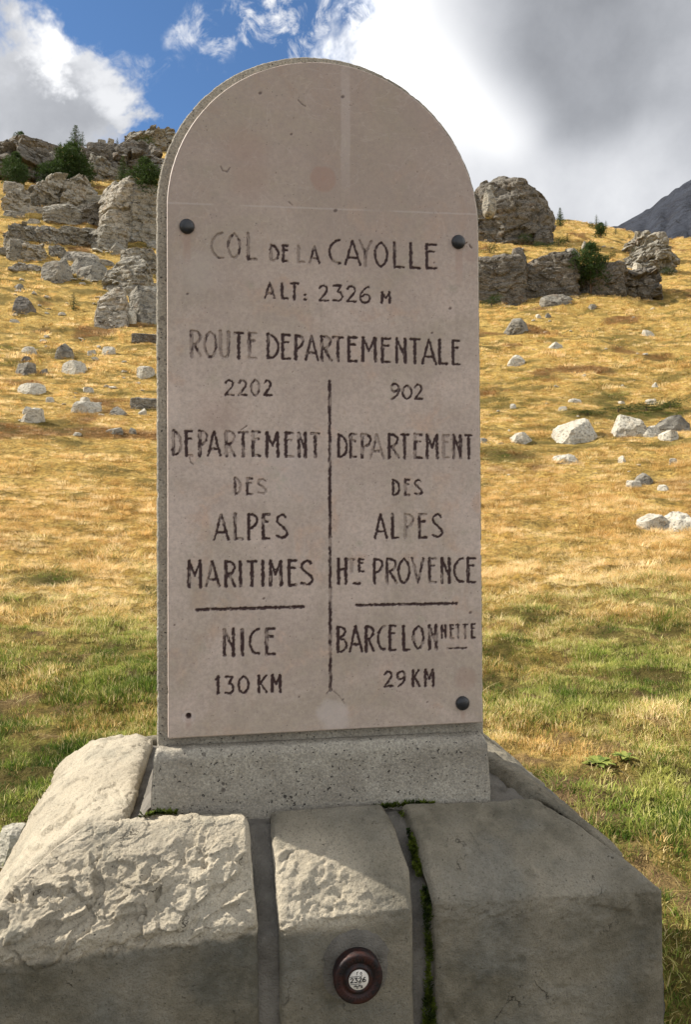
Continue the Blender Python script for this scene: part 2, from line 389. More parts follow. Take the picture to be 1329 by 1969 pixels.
def zfun(x, y):
    x = np.asarray(x, float); y = np.asarray(y, float); d = np.hypot(x, y)
    z = zbase(x, y)
    k = sstep(2.5, 9, d)
    z = z+k*(.10*fbm(P3(x*.45, y*.45), 3, 5)+.035*fbm(P3(x*1.8, y*1.8), 2, 8))
    k2 = sstep(16, 60, d)
    z = z+.06*k*fbm(P3(x*2.6, y*3.4), 2, 15)*sstep(40, 20, d)
    z = z+sstep(2.2, 4, d)*sstep(24, 12, d)*(.065*np.clip(fbm(P3(x*3.2+2, y*3.2), 2, 17), -.3, 1)+.02*fbm(P3(x*8, y*8), 2, 18))
    z = z+k2*(.10*fbm(P3(x*.5, y*2.2), 3, 16, ridge=True)+.75*fbm(P3(x*.11, y*.11), 4, 11)+.25*fbm(P3(x*.5, y*.5), 3, 13, ridge=True))
    return z
def fields(x, y):
    """gold (0 green..1 straw), rust, dark: what grows where"""
    d = np.hypot(x, y)
    g = np.interp(d, [0, 3.5, 5.0, 6.5, 8.5, 11, 16], [.06, .09, .15, .25, .40, .72, 1.0])
    n = fbm(P3(x*1.1, y*1.1), 4, 21); n2 = fbm(P3(x*.25, y*.25), 3, 25)
    g = g+n*.62*np.interp(d, [0, 9, 20], [1, .8, .25])+n2*.15+np.where(d > 20, -.22*sstep(.1, .5, n2), 0)
    az = np.degrees(np.arctan2(x, y))
    g = g+.18*np.exp(-((az-24)/7)**2)*np.exp(-((d-4.6)/.7)**2)*2
    r = sstep(.30, .5, fbm(P3(x*.35+9, y*.35), 3, 31))*np.interp(d, [0, 12, 18], [0, 0, .8])
    for (a, b, rx, ry) in RUSTP:
        r = np.maximum(r, np.exp(-((x-a)/rx)**2-((y-b)/ry)**2)*.9*sstep(-.3, .2, fbm(P3(x*1.3, y*1.3), 3, 33)))
    dk = sstep(.34, .52, fbm(P3(x*1.4+3, y*1.4), 3, 41))*np.interp(d, [0, 6, 12, 40], [.9, .9, .8, .5])
    st = fbm(P3(x*.35+3, y*1.3+x*.2), 4, 43, .6)
    dk = np.maximum(dk, .85*sstep(.12, .42, st)*np.interp(d, [0, 13, 20, 60], [0, 0, .9, .9]))
    g = g-.35*sstep(.1, .4, st)*np.interp(d, [0, 18, 26], [0, 0, 1])
    for (a, b, rx, ry) in DARKP:
        q = np.exp(-((x-a)/rx)**2-((y-b)/ry)**2)*sstep(-.35, .1, fbm(P3(x*1.3, y*1.3), 3, 35))
        dk = np.maximum(dk, q*.8); g = g-q*.7
    return np.clip(g, 0, 1), np.clip(r, 0, 1), np.clip(dk, 0, 1)
def hit(px, py, dmin=2.5, dmax=400):
    v = px_dir(px, py); h = math.hypot(v[0], v[1])
    t = np.geomspace(dmin, dmax, 1600)/h
    X = EYE[0]+v[0]*t; Y = EYE[1]+v[1]*t; Z = EYE[2]+v[2]*t
    below = np.nonzero(Z < zfun(X, Y))[0]
    k = below[0] if len(below) else None
    if k is None: return None
    return np.array([X[k], Y[k], float(zfun(X[k], Y[k]))])
def depth(p): return float(-(MR.T @ (np.asarray(p)-EYE))[2])
RUSTP = []; DARKP = []
for (px, py, wpx, L) in [(985, 880, 45, RUSTP), (1000, 900, 60, RUSTP), (215, 790, 40, RUSTP), (180, 810, 45, RUSTP), (1190, 835, 30, RUSTP),
                         (1200, 775, 80, DARKP), (1130, 795, 60, DARKP), (1250, 790, 70, DARKP), (960, 875, 60, DARKP), (160, 945, 35, DARKP), (270, 1140, 50, DARKP), (90, 1115, 60, DARKP), (1150, 1225, 50, DARKP), (235, 1245, 30, DARKP), (1010, 1270, 40, DARKP)]:
    p = hit(px, py); s = wpx/FPX*depth(p); L.append((p[0], p[1], s, s*1.3))

def make_terrain():
    a1 = np.arange(-34, 44.01, .17); a0 = np.arange(-180, -34, 2.0); a2 = np.arange(46, 180, 2.0)
    az = np.radians(np.concatenate([a0, a1, a2])); r = np.concatenate([[.01, .4, .8, 1.2], np.geomspace(1.6, 170, 560), np.geomspace(175, 3000, 40)])
    A, Rr = np.meshgrid(az, r); x = Rr*np.sin(A); y = Rr*np.cos(A)
    z = zfun(x, y)
    g, ru, dk = fields(x, y)
    v = np.stack([x, y, z], -1).reshape(-1, 3)
    me = mesh_np('ground', v, grid_faces(len(r), len(az), wrap=True)[:, ::-1], True, dict(gold=g, rust=ru, dark=dk, bare=np.clip(np.exp(-((x-1.55)/.55)**2-((y-3.6)/.35)**2)+.7*sstep(.15, .45, fbm(P3(x*5, y*5), 3, 71))*(Rr < 9), 0, 1)))
    tag(link('ground', me, M['ground']), kind='structure')
make_terrain()

def make_road():
    # the pass road behind the photographer, unseen, added to dim bounce on the base; a sheet just above the ground
    x = np.linspace(-40, 40, 161); y = np.linspace(-5.6, .75, 14); X, Y = np.meshgrid(x, y); Z = zfun(X, Y)+.012
    m, N = material('asphalt'); p = objco(N)
    c = N.mix(N.ramp(N.noise(p, 60, 4, .7), .35, .65), (.04, .04, .042), (.07, .068, .066))
    tag(link('road', mesh_np('road', np.stack([X, Y, Z], -1).reshape(-1, 3), grid_faces(14, 161)), finish(m, N, c, .9, N.noise(p, 200, 3), .6, .005, .2)), kind='structure')
make_road()

def make_mountain():
    # distant ridge rising to the right, cloud shadow painted into its dark colour
    az = np.radians(np.linspace(14, 78, 260)); t = np.linspace(0, 1, 90)
    A, T = np.meshgrid(az, t)
    ad = np.degrees(A)
    top = np.interp(ad, [14, 26, 29.5, 30.5, 32, 34, 38, 46, 60, 78], [470, 455, 440, 432, 408, 366, 300, 230, 300, 420])
    d0 = 900+900*T
    d0 = d0*(1+.05*fbm(P3(ad*.25, T*3), 4, 51))
    depthc = d0*np.cos(A-YAW)
    yy = 620+(top-620)*T**.9
    z = 1.5+depthc*(1009-yy)/FPX
    z = z+(26*fbm(P3(ad*1.6+T*2, T*5), 5, 53, ridge=True)*np.sin(np.pi*np.clip(T, 0, .93)))+8*fbm(P3(ad*2.2, 3), 4, 55)*T
    v = np.stack([d0*np.sin(A), d0*np.cos(A), z], -1).reshape(-1, 3)
    n = len(v); back = v.reshape(90, 260, 3)[-1].copy(); back[:, :2] *= 1.6; back[:, 2] = -50
    f = grid_faces(91, 260)
    me = mesh_np('mountain', np.concatenate([v, back]), f[:, ::-1], True)
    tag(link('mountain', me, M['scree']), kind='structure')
make_mountain()

# ------------------------------------------------------------------ monument
mon = link('road_monument', None); mon.location = (0.247, 2.15, 0)
tag(mon, 'round-topped stone pass marker with engraved pink limestone plaque, on a rough sandstone block base', 'monument')
ML = Vector(mon.location)
def mpart(name, me, mat, parent=None, label=None, world=True):
    o = link(name, me, mat, parent or mon)
    if world: o.matrix_parent_inverse = Matrix.Translation(-ML) if parent is None else Matrix.Identity(4)
    if label: o['label'] = label
    return o
# every monument mesh is written in world coordinates; the first level undoes the root's offset

def smooth_poly(pts, step=.003, rad=.010):
    pts = np.asarray(pts, float); seg = np.linalg.norm(np.diff(pts, axis=0), axis=1); s = np.concatenate([[0], np.cumsum(seg)])
    n = max(int(s[-1]/step), 8); t = np.linspace(0, s[-1], n)
    c = np.stack([np.interp(t, s, pts[:, k]) for k in range(3)], 1)
    k = max(int(rad/step), 1); w = np.hanning(2*k+3)[1:-1]; w /= w.sum()
    pad = np.concatenate([np.repeat(c[:1], k, 0), c, np.repeat(c[-1:], k, 0)])
    o = np.stack([np.convolve(pad[:, j], w, 'valid') for j in range(3)], 1); o[0] = c[0]; o[-1] = c[-1]
    return o, s[-1]
def stone(name, left, right, inward, dispf, mat='sand', shade_wear=None, step=.0032, er=.014, rad=.007, parent=None, label=None):
    """block: its visible skin runs along the profile between two edge polylines (equal point counts)"""
    left = np.asarray(left, float); right = np.asarray(right, float)
    a, la = smooth_poly(left, step, rad); b, lb = smooth_poly(right, step, rad)
    nv = max(len(a), len(b))
    rs = lambda c: np.stack([np.interp(np.linspace(0, 1, nv), np.linspace(0, 1, len(c)), c[:, k]) for k in range(3)], 1)
    # resample both by matching control points so the arris stays the arris
    def bypts(ctrl, c):
        cp = [int(np.argmin(np.linalg.norm(c-q, axis=1))) for q in ctrl]; cp[0] = 0; cp[-1] = len(c)-1
        return cp
    ca, cb = bypts(left, a), bypts(right, b)
    segs = []
    for i in range(len(ca)-1):
        n = max(ca[i+1]-ca[i], cb[i+1]-cb[i], 2); segs.append(n)
    def rs2(c, cp):
        out = []
        for i, n in enumerate(segs):
            t = np.linspace(cp[i], cp[i+1], n, endpoint=False); out.append(np.stack([np.interp(t, np.arange(len(c)), c[:, k]) for k in range(3)], 1))
        out.append(c[-1:]); return np.concatenate(out)
    a, b = rs2(a, ca), rs2(b, cb); nv = len(a)
    W = max(np.linalg.norm(a-b, axis=1).max(), .02); nu = int(W/step)+2
    s = np.linspace(0, 1, nu)[:, None, None]
    F = a[None]*(1-s)+b[None]*s                      # nu, nv, 3
    du = np.gradient(F, axis=0); dv = np.gradient(F, axis=1)
    n = np.cross(du, dv); n /= np.linalg.norm(n, axis=2, keepdims=True)+1e-12
    # smooth normals a little
    wd = np.linalg.norm(a-b, axis=1)[None, :]; e = np.minimum(s[:, :, 0], 1-s[:, :, 0])*wd
    vl = np.concatenate([[0], np.cumsum(np.linalg.norm(np.diff(.5*(a+b), axis=0), axis=1))]); ev = np.minimum(1.0, vl[-1]-vl)[None, :]
    e = np.minimum(e, ev)
    x = np.clip(er-e, 0, er); drop = er-np.sqrt(np.maximum(er*er-x*x, 0))
    edge = sstep(0, .012, e)
    D = dispf(F, vl[None, :]/vl[-1], s[:, :, 0])
    F = F+n*((D*edge.clip(.25, 1)-drop)[..., None])
    jit = .0035*fbm(F*22, 3, 71)*(1-edge)
    F[..., 0] += jit
    w = np.clip(shade_wear(F) if shade_wear is not None else np.zeros(F.shape[:2]), 0, 1)
    inward = np.asarray(inward, float)
    ring_idx = np.concatenate([np.arange(nv), np.arange(1, nu)*nv+nv-1, (nu-1)*nv+np.arange(nv-2, -1, -1), np.arange(nu-2, 0, -1)*nv])
    V = F.reshape(-1, 3); faces = [grid_faces(nu, nv)]
    r0 = V[ring_idx]; cen = V.mean(0)
    nr = len(ring_idx); prev = ring_idx; base = len(V); allv = [V]
    for k, q in enumerate((.25, .6, 1.0)):
        jr = r0+inward*q; jr = jr+(cen+inward*q-jr)*.02*q
        allv.append(jr); cur = base+np.arange(nr)
        faces.append(np.stack([prev, np.roll(prev, -1), np.roll(cur, -1), cur], 1)); prev = cur; base += nr
    allv.append((cen+inward)[None]); faces4 = np.concatenate(faces)
    tri = np.stack([prev, np.roll(prev, -1), np.full(nr, base)], 1)
    wall = np.concatenate([w.ravel(), np.full(base+1-len(V), .3)])
    me = mesh_np(name, np.concatenate(allv), [faces4, tri], True, dict(shade_wear=wall))
    return mpart(name, me, M[mat], parent, label)

def chisel(F, amp, scale=1.0, seed=0):
    q = np.stack([F[..., 0]*.85+F[..., 2]*.45, F[..., 1], F[..., 2]-F[..., 0]*.40], -1)*scale
    w = np.stack([fbm(q*6, 3, seed+5), fbm(q*6+7, 3, seed+6), fbm(q*6+13, 3, seed+8)], -1)
    a = fbm(q*10+w*.8, 5, seed, .58, True); b = fbm(q*22-w, 5, seed+3, .65); sh = q.shape[:-1]
    tot = .20*a+.42*b
    for fr, am in ((5.5, .62), (12, .62), (29, .30)):
        f1, f2, rv, rd = voronoi((q*np.array([fr, fr, fr*1.5])+w*1.5).reshape(-1, 3), seed+int(fr))
        nrm = np.stack([_hash((rv*9999).astype(np.int64), 3, k, seed) for k in range(3)], 1)-.5
        tot = tot+am*((rd*nrm).sum(1)*1.5+(rv-.5)*.5).reshape(sh)
    return amp*tot
def d_rough(amp_slope, amp_face, seed, arris=.60):
    def f(F, v, s):
        k = sstep(arris-.012, arris+.015, F[..., 2]); top = sstep(.80, .72, F[..., 2])*.6+.4
        big = chisel(F, 1.0, 1.0, seed)
        return k*amp_slope*top*big+(1-k)*amp_face*fbm(F*18, 4, seed+2)+.0012*fbm(F*90, 3, seed+4)
    return f

w_face = lambda F: sstep(.615, .60, F[..., 2]+.008*fbm(F*40, 3, 2))*.85+.15*sstep(-.1, .3, fbm(F*4, 3, 3))  # shade painted dark below the arris, plus some patchy weathering
w_shade = lambda F: .80+.35*fbm(F*5, 4, 6)+.1*sstep(.62, .57, F[..., 2])  # shade painted over the whole block, varied by patchy weathering

# stele slab of coarse artificial stone
def arch_sdf(x, z, xc, hw, zc, zb):
    up = np.hypot(x-xc, z-zc)-hw; side = np.abs(x-xc)-hw
    d = np.where(z > zc, up, side); return np.maximum(d, zb-z)
def arch_outline(xc, hw, zc, zb, n=500):
    h = zc-zb; L = 2*h+math.pi*hw; t = np.linspace(0, L, n)
    pts = np.zeros((n, 2)); nr = np.zeros((n, 2))
    a = t < h; pts[a] = np.stack([np.full(a.sum(), xc-hw), zb+t[a]], 1); nr[a] = (-1, 0)
    b = (t >= h) & (t <= h+math.pi*hw); th = math.pi-(t[b]-h)/hw
    pts[b] = np.stack([xc+hw*np.cos(th), zc+hw*np.sin(th)], 1); nr[b] = np.stack([np.cos(th), np.sin(th)], 1)
    c = t > h+math.pi*hw; pts[c] = np.stack([np.full(c.sum(), xc+hw), zc-(t[c]-h-math.pi*hw)], 1); nr[c] = (1, 0)
    return pts, nr
def build_stele():
    xc, hw, zc, zb = .2455, .4305, 2.308, .80
    pts, nr = arch_outline(xc, hw, zc, zb, 900)
    rings = []
    q3 = P3(pts[:, 0]*60, pts[:, 1]*60)
    chip = .0035*fbm(q3, 4, 81)+.007*np.clip(fbm(q3*.35, 3, 83)-.42, 0, 1)*3
    prof = [(2.17, -.16), (2.17, -.012), (2.166, -.003), (2.13, 0), (1.98, 0), (1.90, 0), (1.880, -.0004), (1.8745, -.0022), (1.872, -.0055), (1.872, -.03), (1.872, -.07), (1.872, -.16)]
    for k, (Y, off) in enumerate(prof):
        jag = chip*(.55 if 2 <= k <= 8 else .0)
        p = pts+nr*(off-np.abs(jag)*(1.6 if k in (6, 7) else .6))[:, None]
        yy = Y+(.0012*fbm(P3(p[:, 0]*40, p[:, 1]*40, Y*40), 3, 85))
        rings.append(np.stack([p[:, 0], yy, p[:, 1]], 1))
    V = np.concatenate(rings); n = len(pts); fs = grid_faces(len(prof), n)
    c0 = len(V); cl = np.stack([np.full(n, xc), np.full(n, 2.17), np.minimum(pts[:, 1], zc-.05)], 1); cf = cl.copy(); cf[:, 1] = 1.872
    V = np.concatenate([V, cl, cf])
    i = np.arange(n-1)
    f2 = np.stack([c0+i, c0+i+1, i+1, i], 1); last = (len(prof)-1)*n
    f3 = np.stack([last+i, last+i+1, c0+n+i+1, c0+n+i], 1)
    mpart('slab', mesh_np('slab', V, np.concatenate([fs, f2, f3]), False), M['concrete'], label='coarse grey artificial stone slab behind the plaque')
build_stele()

def build_pedestal():
    # low block under the slab: visible front with chamfered ledge, both sides
    xl, xr = -.192, .672
    def disp(F, v, s):
        hammered = .0022*fbm(F*45, 3, 91)+.003*fbm(F*14, 3, 92)
        return hammered
    L = [(xl-.006, 1.828, .735), (xl-.004, 1.83, .80), (xl+.002, 1.832, .925), (xl+.008, 1.842, .944), (xl+.010, 1.872, .950)]
    Rr = [(xr+.008, 1.828, .735), (xr+.006, 1.83, .80), (xr-.001, 1.832, .920), (xr-.006, 1.842, .938), (xr-.008, 1.872, .944)]
    stone('pedestal', L, Rr, (0, .36, 0), disp, 'concrete', step=.0042, er=.006, rad=.006, label='coarse grey block with a chamfered ledge under the slab')
build_pedestal()

Yb = 1.665
def edge_px(*pts):
    """profile given as (px, py, Y) points of the photograph set at their real distance, or plain (X, Y, Z, 'w')"""
    out = []
    for p in pts:
        if len(p) == 4: out.append(p[:3])
        else:
            v = MR @ np.array([(p[0]-CX)/FPX, -(p[1]-CY)/FPX, -1.0]); k = p[2]/v[1]; out.append((EYE[0]+v[0]*k, p[2], EYE[2]+v[2]*k))
    x, z = out[0][0], out[0][2]
    return [(x, out[0][1]-.004, 0), (x, out[0][1]-.002, .35)]+out
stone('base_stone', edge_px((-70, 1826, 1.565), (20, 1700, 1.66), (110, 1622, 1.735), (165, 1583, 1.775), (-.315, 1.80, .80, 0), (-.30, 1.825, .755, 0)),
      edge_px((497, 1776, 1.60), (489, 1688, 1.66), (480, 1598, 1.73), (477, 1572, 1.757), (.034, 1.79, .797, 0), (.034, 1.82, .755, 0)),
      (0, .10, -.03), d_rough(.0215, .0020, 101), shade_wear=w_face, rad=.009, step=.0027,
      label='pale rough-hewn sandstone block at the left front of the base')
def d_centre(F, v, s):
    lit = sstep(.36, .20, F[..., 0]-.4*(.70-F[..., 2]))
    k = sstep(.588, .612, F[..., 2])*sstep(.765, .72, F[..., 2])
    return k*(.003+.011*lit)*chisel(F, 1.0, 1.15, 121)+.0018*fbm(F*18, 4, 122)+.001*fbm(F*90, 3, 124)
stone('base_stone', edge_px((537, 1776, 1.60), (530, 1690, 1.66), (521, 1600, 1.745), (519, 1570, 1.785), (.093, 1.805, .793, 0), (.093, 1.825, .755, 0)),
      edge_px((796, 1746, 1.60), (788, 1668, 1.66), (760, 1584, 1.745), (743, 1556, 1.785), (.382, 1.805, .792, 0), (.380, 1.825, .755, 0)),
      (0, .10, -.03), d_centre, shade_wear=lambda F: w_shade(F)-.75*sstep(.34, .22, F[..., 0]-.4*(.70-F[..., 2]))*sstep(.59, .62, F[..., 2])*sstep(.79, .72, F[..., 2]), er=.017,  # darkening lifted over the sun patch, painting it paler
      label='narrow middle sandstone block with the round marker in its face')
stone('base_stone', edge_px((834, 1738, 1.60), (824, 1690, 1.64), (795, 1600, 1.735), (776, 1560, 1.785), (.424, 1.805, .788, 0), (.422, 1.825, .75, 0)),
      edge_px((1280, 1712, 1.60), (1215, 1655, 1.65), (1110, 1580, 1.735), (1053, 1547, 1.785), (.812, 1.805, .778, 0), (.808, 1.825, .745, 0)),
      (0, .10, -.03), lambda F, v, s: .0055*fbm(F*8, 4, 131)+.0030*fbm(F*34, 4, 133)-.006*sstep(.25, .6, fbm(F*14, 3, 134))+.0055*np.exp(-((F[..., 2]-.61)/.035)**2)*chisel(F, 1.0, 1.6, 135)+.0012*fbm(F*90, 3, 132), shade_wear=w_shade, er=.022, rad=.012,
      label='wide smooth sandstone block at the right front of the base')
# flank stones
def d_flank(seed, amp):
    return lambda F, v, s: sstep(.57, .62, F[..., 2])*amp*(.62*chisel(F, 1.0, .75, seed)+.5*fbm(F*5, 4, seed+2))+.0015*fbm(F*70, 3, seed+1)
stone('base_stone', [(-.64, 2.66, 0), (-.64, 2.66, .35), (-.635, 2.65, .57), (-.56, 2.62, .715), (-.45, 2.56, .785), (-.30, 2.52, .81), (-.245, 2.48, .79)],
      [(-.61, 1.72, 0), (-.61, 1.72, .35), (-.605, 1.72, .575), (-.50, 1.755, .69), (-.345, 1.815, .79), (-.255, 1.82, .80), (-.235, 1.83, .77)],
      (.14, 0, -.03), d_flank(141, .022), shade_wear=lambda F: .12+0*F[..., 0], er=.035, rad=.035, step=.005,
      label='pale weathered sandstone block on the left flank of the base')
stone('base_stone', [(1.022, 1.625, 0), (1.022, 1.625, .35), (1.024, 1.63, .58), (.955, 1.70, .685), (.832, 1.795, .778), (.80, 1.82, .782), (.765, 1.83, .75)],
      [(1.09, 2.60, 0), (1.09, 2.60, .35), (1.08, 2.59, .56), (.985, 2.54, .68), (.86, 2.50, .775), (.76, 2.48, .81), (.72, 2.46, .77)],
      (-.14, 0, -.03), d_flank(151, .013), shade_wear=w_shade, er=.02, rad=.03, step=.005,
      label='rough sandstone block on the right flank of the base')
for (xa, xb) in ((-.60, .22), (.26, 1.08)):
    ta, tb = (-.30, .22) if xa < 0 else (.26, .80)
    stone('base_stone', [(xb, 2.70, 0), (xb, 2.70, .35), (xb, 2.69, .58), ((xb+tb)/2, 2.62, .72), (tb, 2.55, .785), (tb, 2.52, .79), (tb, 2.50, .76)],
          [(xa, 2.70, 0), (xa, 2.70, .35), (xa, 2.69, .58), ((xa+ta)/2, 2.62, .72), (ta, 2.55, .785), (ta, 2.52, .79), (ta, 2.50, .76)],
          (0, -.12, -.03), d_flank(161, .010), shade_wear=w_shade, step=.012, er=.02, rad=.02, label='sandstone block at the back of the base')

def build_mortar():
    loops = [(-.56, 1.03, 1.612, 2.66, 0), (-.56, 1.03, 1.614, 2.655, .35), (-.555, 1.02, 1.622, 2.64, .585), (-.40, .90, 1.715, 2.58, .695), (-.28, .80, 1.795, 2.50, .764), (-.20, .68, 1.85, 2.45, .768)]
    n = 260; V = []
    for (x0, x1, y0, y1, z) in loops:
        per = [(x0, y0), (x1, y0), (x1, y1), (x0, y1), (x0, y0)]
        t = np.linspace(0, 4, n, endpoint=False); X = np.interp(t, range(5), [q[0] for q in per]); Y = np.interp(t, range(5), [q[1] for q in per])
        V.append(np.stack([X, Y, np.full(n, z)], 1))
    # subdivide along height
    VV = []
    for a, b in zip(V[:-1], V[1:]):
        k = max(int(np.linalg.norm(a-b, axis=1).max()/.008), 2)
        for q in np.linspace(0, 1, k, endpoint=False): VV.append(a*(1-q)+b*q)
    VV.append(V[-1]); m = len(VV); V = np.concatenate(VV)
    V = V+np.stack([.0055*fbm(V*30, 4, 171+i) for i in range(3)], 1)
    V[:, 2] = np.maximum(V[:, 2], -.05)
    f = grid_faces(m, n, wrap=True); c = len(V); V = np.concatenate([V, [[.24, 2.15, .768]]])
    i = np.arange(n)+(m-1)*n; tri = np.stack([i, np.roll(i, -1), np.full(n, c)], 1)
    mpart('mortar_core', mesh_np('mortar_core', V, [f, tri], True), M['mortar'], label='dark grey mortar in the joints between the base stones')
    # strip of mortar against the pedestal's left side, and the sunlit fillet in its corner
    def dd(F, v, s): return .003*fbm(F*40, 3, 175)
    stone('mortar_fillet', [(-.238, 2.25, .76), (-.222, 2.25, .79), (-.205, 2.25, .815), (-.19, 2.25, .82)],
          [(-.238, 1.835, .76), (-.222, 1.835, .785), (-.205, 1.835, .812), (-.19, 1.835, .82)], (.02, 0, -.05), dd, 'mortar', step=.006, er=.006, rad=.006,
          label='grey mortar fillet between the pedestal and the left stone')
build_mortar()

# ---- plaque with engraved lettering
PX, PHW, PZC, PZB, PY = .253, .408, 2.297, .972, 1.842
def on_plane(px, py, Y=PY):
    v = MR @ np.array([(px-CX)/FPX, -(py-CY)/FPX, -1.0]); k = Y/v[1]; return EYE[0]+v[0]*k, EYE[2]+v[2]*k
def arc(pts, n=6):
    """Catmull-Rom through the points"""
    p = np.asarray(pts, float); q = np.concatenate([2*p[:1]-p[1:2], p, 2*p[-1:]-p[-2:-1]]); out = []
    for i in range(1, len(q)-2):
        for t in np.linspace(0, 1, n, endpoint=False):
            out.append(.5*((2*q[i])+(-q[i-1]+q[i+1])*t+(2*q[i-1]-5*q[i]+4*q[i+1]-q[i+2])*t*t+(-q[i-1]+3*q[i]-3*q[i+1]+q[i+2])*t**3))
    out.append(p[-1]); return [tuple(o) for o in out]
G = {
 'A': [[(0, 0), (.48, 1)], [(.48, 1), (1, 0)], [(.2, .28), (.8, .28)]],
 'B': [[(0, 0), (0, 1)], arc([(0, 1), (.5, .97), (.82, .83), (.62, .66), (.12, .54)]), arc([(.12, .54), (.7, .46), (1, .24), (.65, .05), (0, 0)])],
 'C': [arc([(.98, 1), (.55, .93), (.15, .72), (.02, .46), (.2, .2), (.55, .04), (1, .02)])],
 'D': [[(0, 0), (0, 1)], arc([(0, 1), (.5, .90), (.92, .66), (1, .42), (.82, .16), (.45, .03), (0, 0)])],
 'E': [[(.05, 0), (.05, 1)], [(.05, 1), (1, 1)], [(.05, .70), (.78, .70)], [(.05, 0), (1, 0)]],
 'H': [[(.05, 0), (.05, 1)], [(.95, 0), (.95, 1)], [(.05, .55), (.95, .60)]],
 'I': [[(.5, 0), (.5, 1)]],
 'K': [[(.05, 0), (.05, 1)], [(.9, 1), (.1, .48)], [(.25, .56), (1, 0)]],
 'L': [[(.08, 1), (.08, 0)], [(.08, 0), (1, 0)]],
 'M': [[(.04, 0), (.06, 1)], [(.06, 1), (.5, .45)], [(.5, .45), (.93, 1)], [(.93, 1), (.98, 0)]],
 'N': [[(.05, 0), (.05, 1)], [(.05, 1), (.93, .22)], [(.93, 1), (.93, 0)]],
 'O': [arc([(.5, 1), (.14, .80), (0, .48), (.16, .16), (.5, 0), (.86, .18), (1, .5), (.86, .82), (.5, 1)])],
 'P': [[(.06, 0), (.06, 1)], arc([(.06, 1), (.62, .97), (1, .80), (.75, .56), (.1, .40)])],
 'R': [[(.06, 0), (.06, 1)], arc([(.06, 1), (.62, .97), (.95, .80), (.7, .57), (.1, .44)]), [(.32, .50), (1, 0)]],
 'S': [arc([(.9, .88), (.6, 1), (.15, .90), (.08, .70), (.5, .50), (.92, .32), (1, .14), (.6, 0), (.02, .07)])],
 'T': [[(0, 1), (1, 1)], [(.5, 1), (.5, 0)]],
 'U': [[(.02, 1), (.05, .3)], arc([(.05, .3), (.18, .06), (.5, 0), (.82, .06), (.95, .3)]), [(.95, .3), (.95, 1)]],
 'V': [[(0, 1), (.5, 0)], [(.5, 0), (1, 1)]],
 'Y': [[(0, 1), (.5, .5)], [(1, 1), (.5, .5)], [(.5, .5), (.48, 0)]],
 '0': [arc([(.5, 1), (.14, .80), (0, .48), (.16, .16), (.5, 0), (.86, .18), (1, .5), (.86, .82), (.5, 1)])],
 '1': [[(.1, .85), (.7, 1)], [(.7, 1), (.7, 0)]],
 '2': [arc([(.04, .82), (.4, 1), (.85, .88), (.85, .62), (.45, .32), (.02, .02)]), [(.02, .02), (1, .02)]],
 '3': [[(.08, 1), (.92, 1)], [(.92, 1), (.45, .60)], arc([(.45, .60), (.85, .52), (1, .28), (.7, .03), (.02, .06)])],
 '6': [arc([(.85, 1), (.35, .80), (.02, .42), (.12, .1), (.5, 0), (.9, .12), (.92, .42), (.5, .52), (.1, .36)])],
 '9': [arc([(.15, 0), (.65, .20), (.98, .58), (.88, .9), (.5, 1), (.1, .88), (.08, .58), (.5, .48), (.9, .64)])],
 ':': [[(.4, .08), (.6, .08)], [(.4, .92), (.6, .92)]],
 '-': [[(0, .5), (1, .5)]],
}
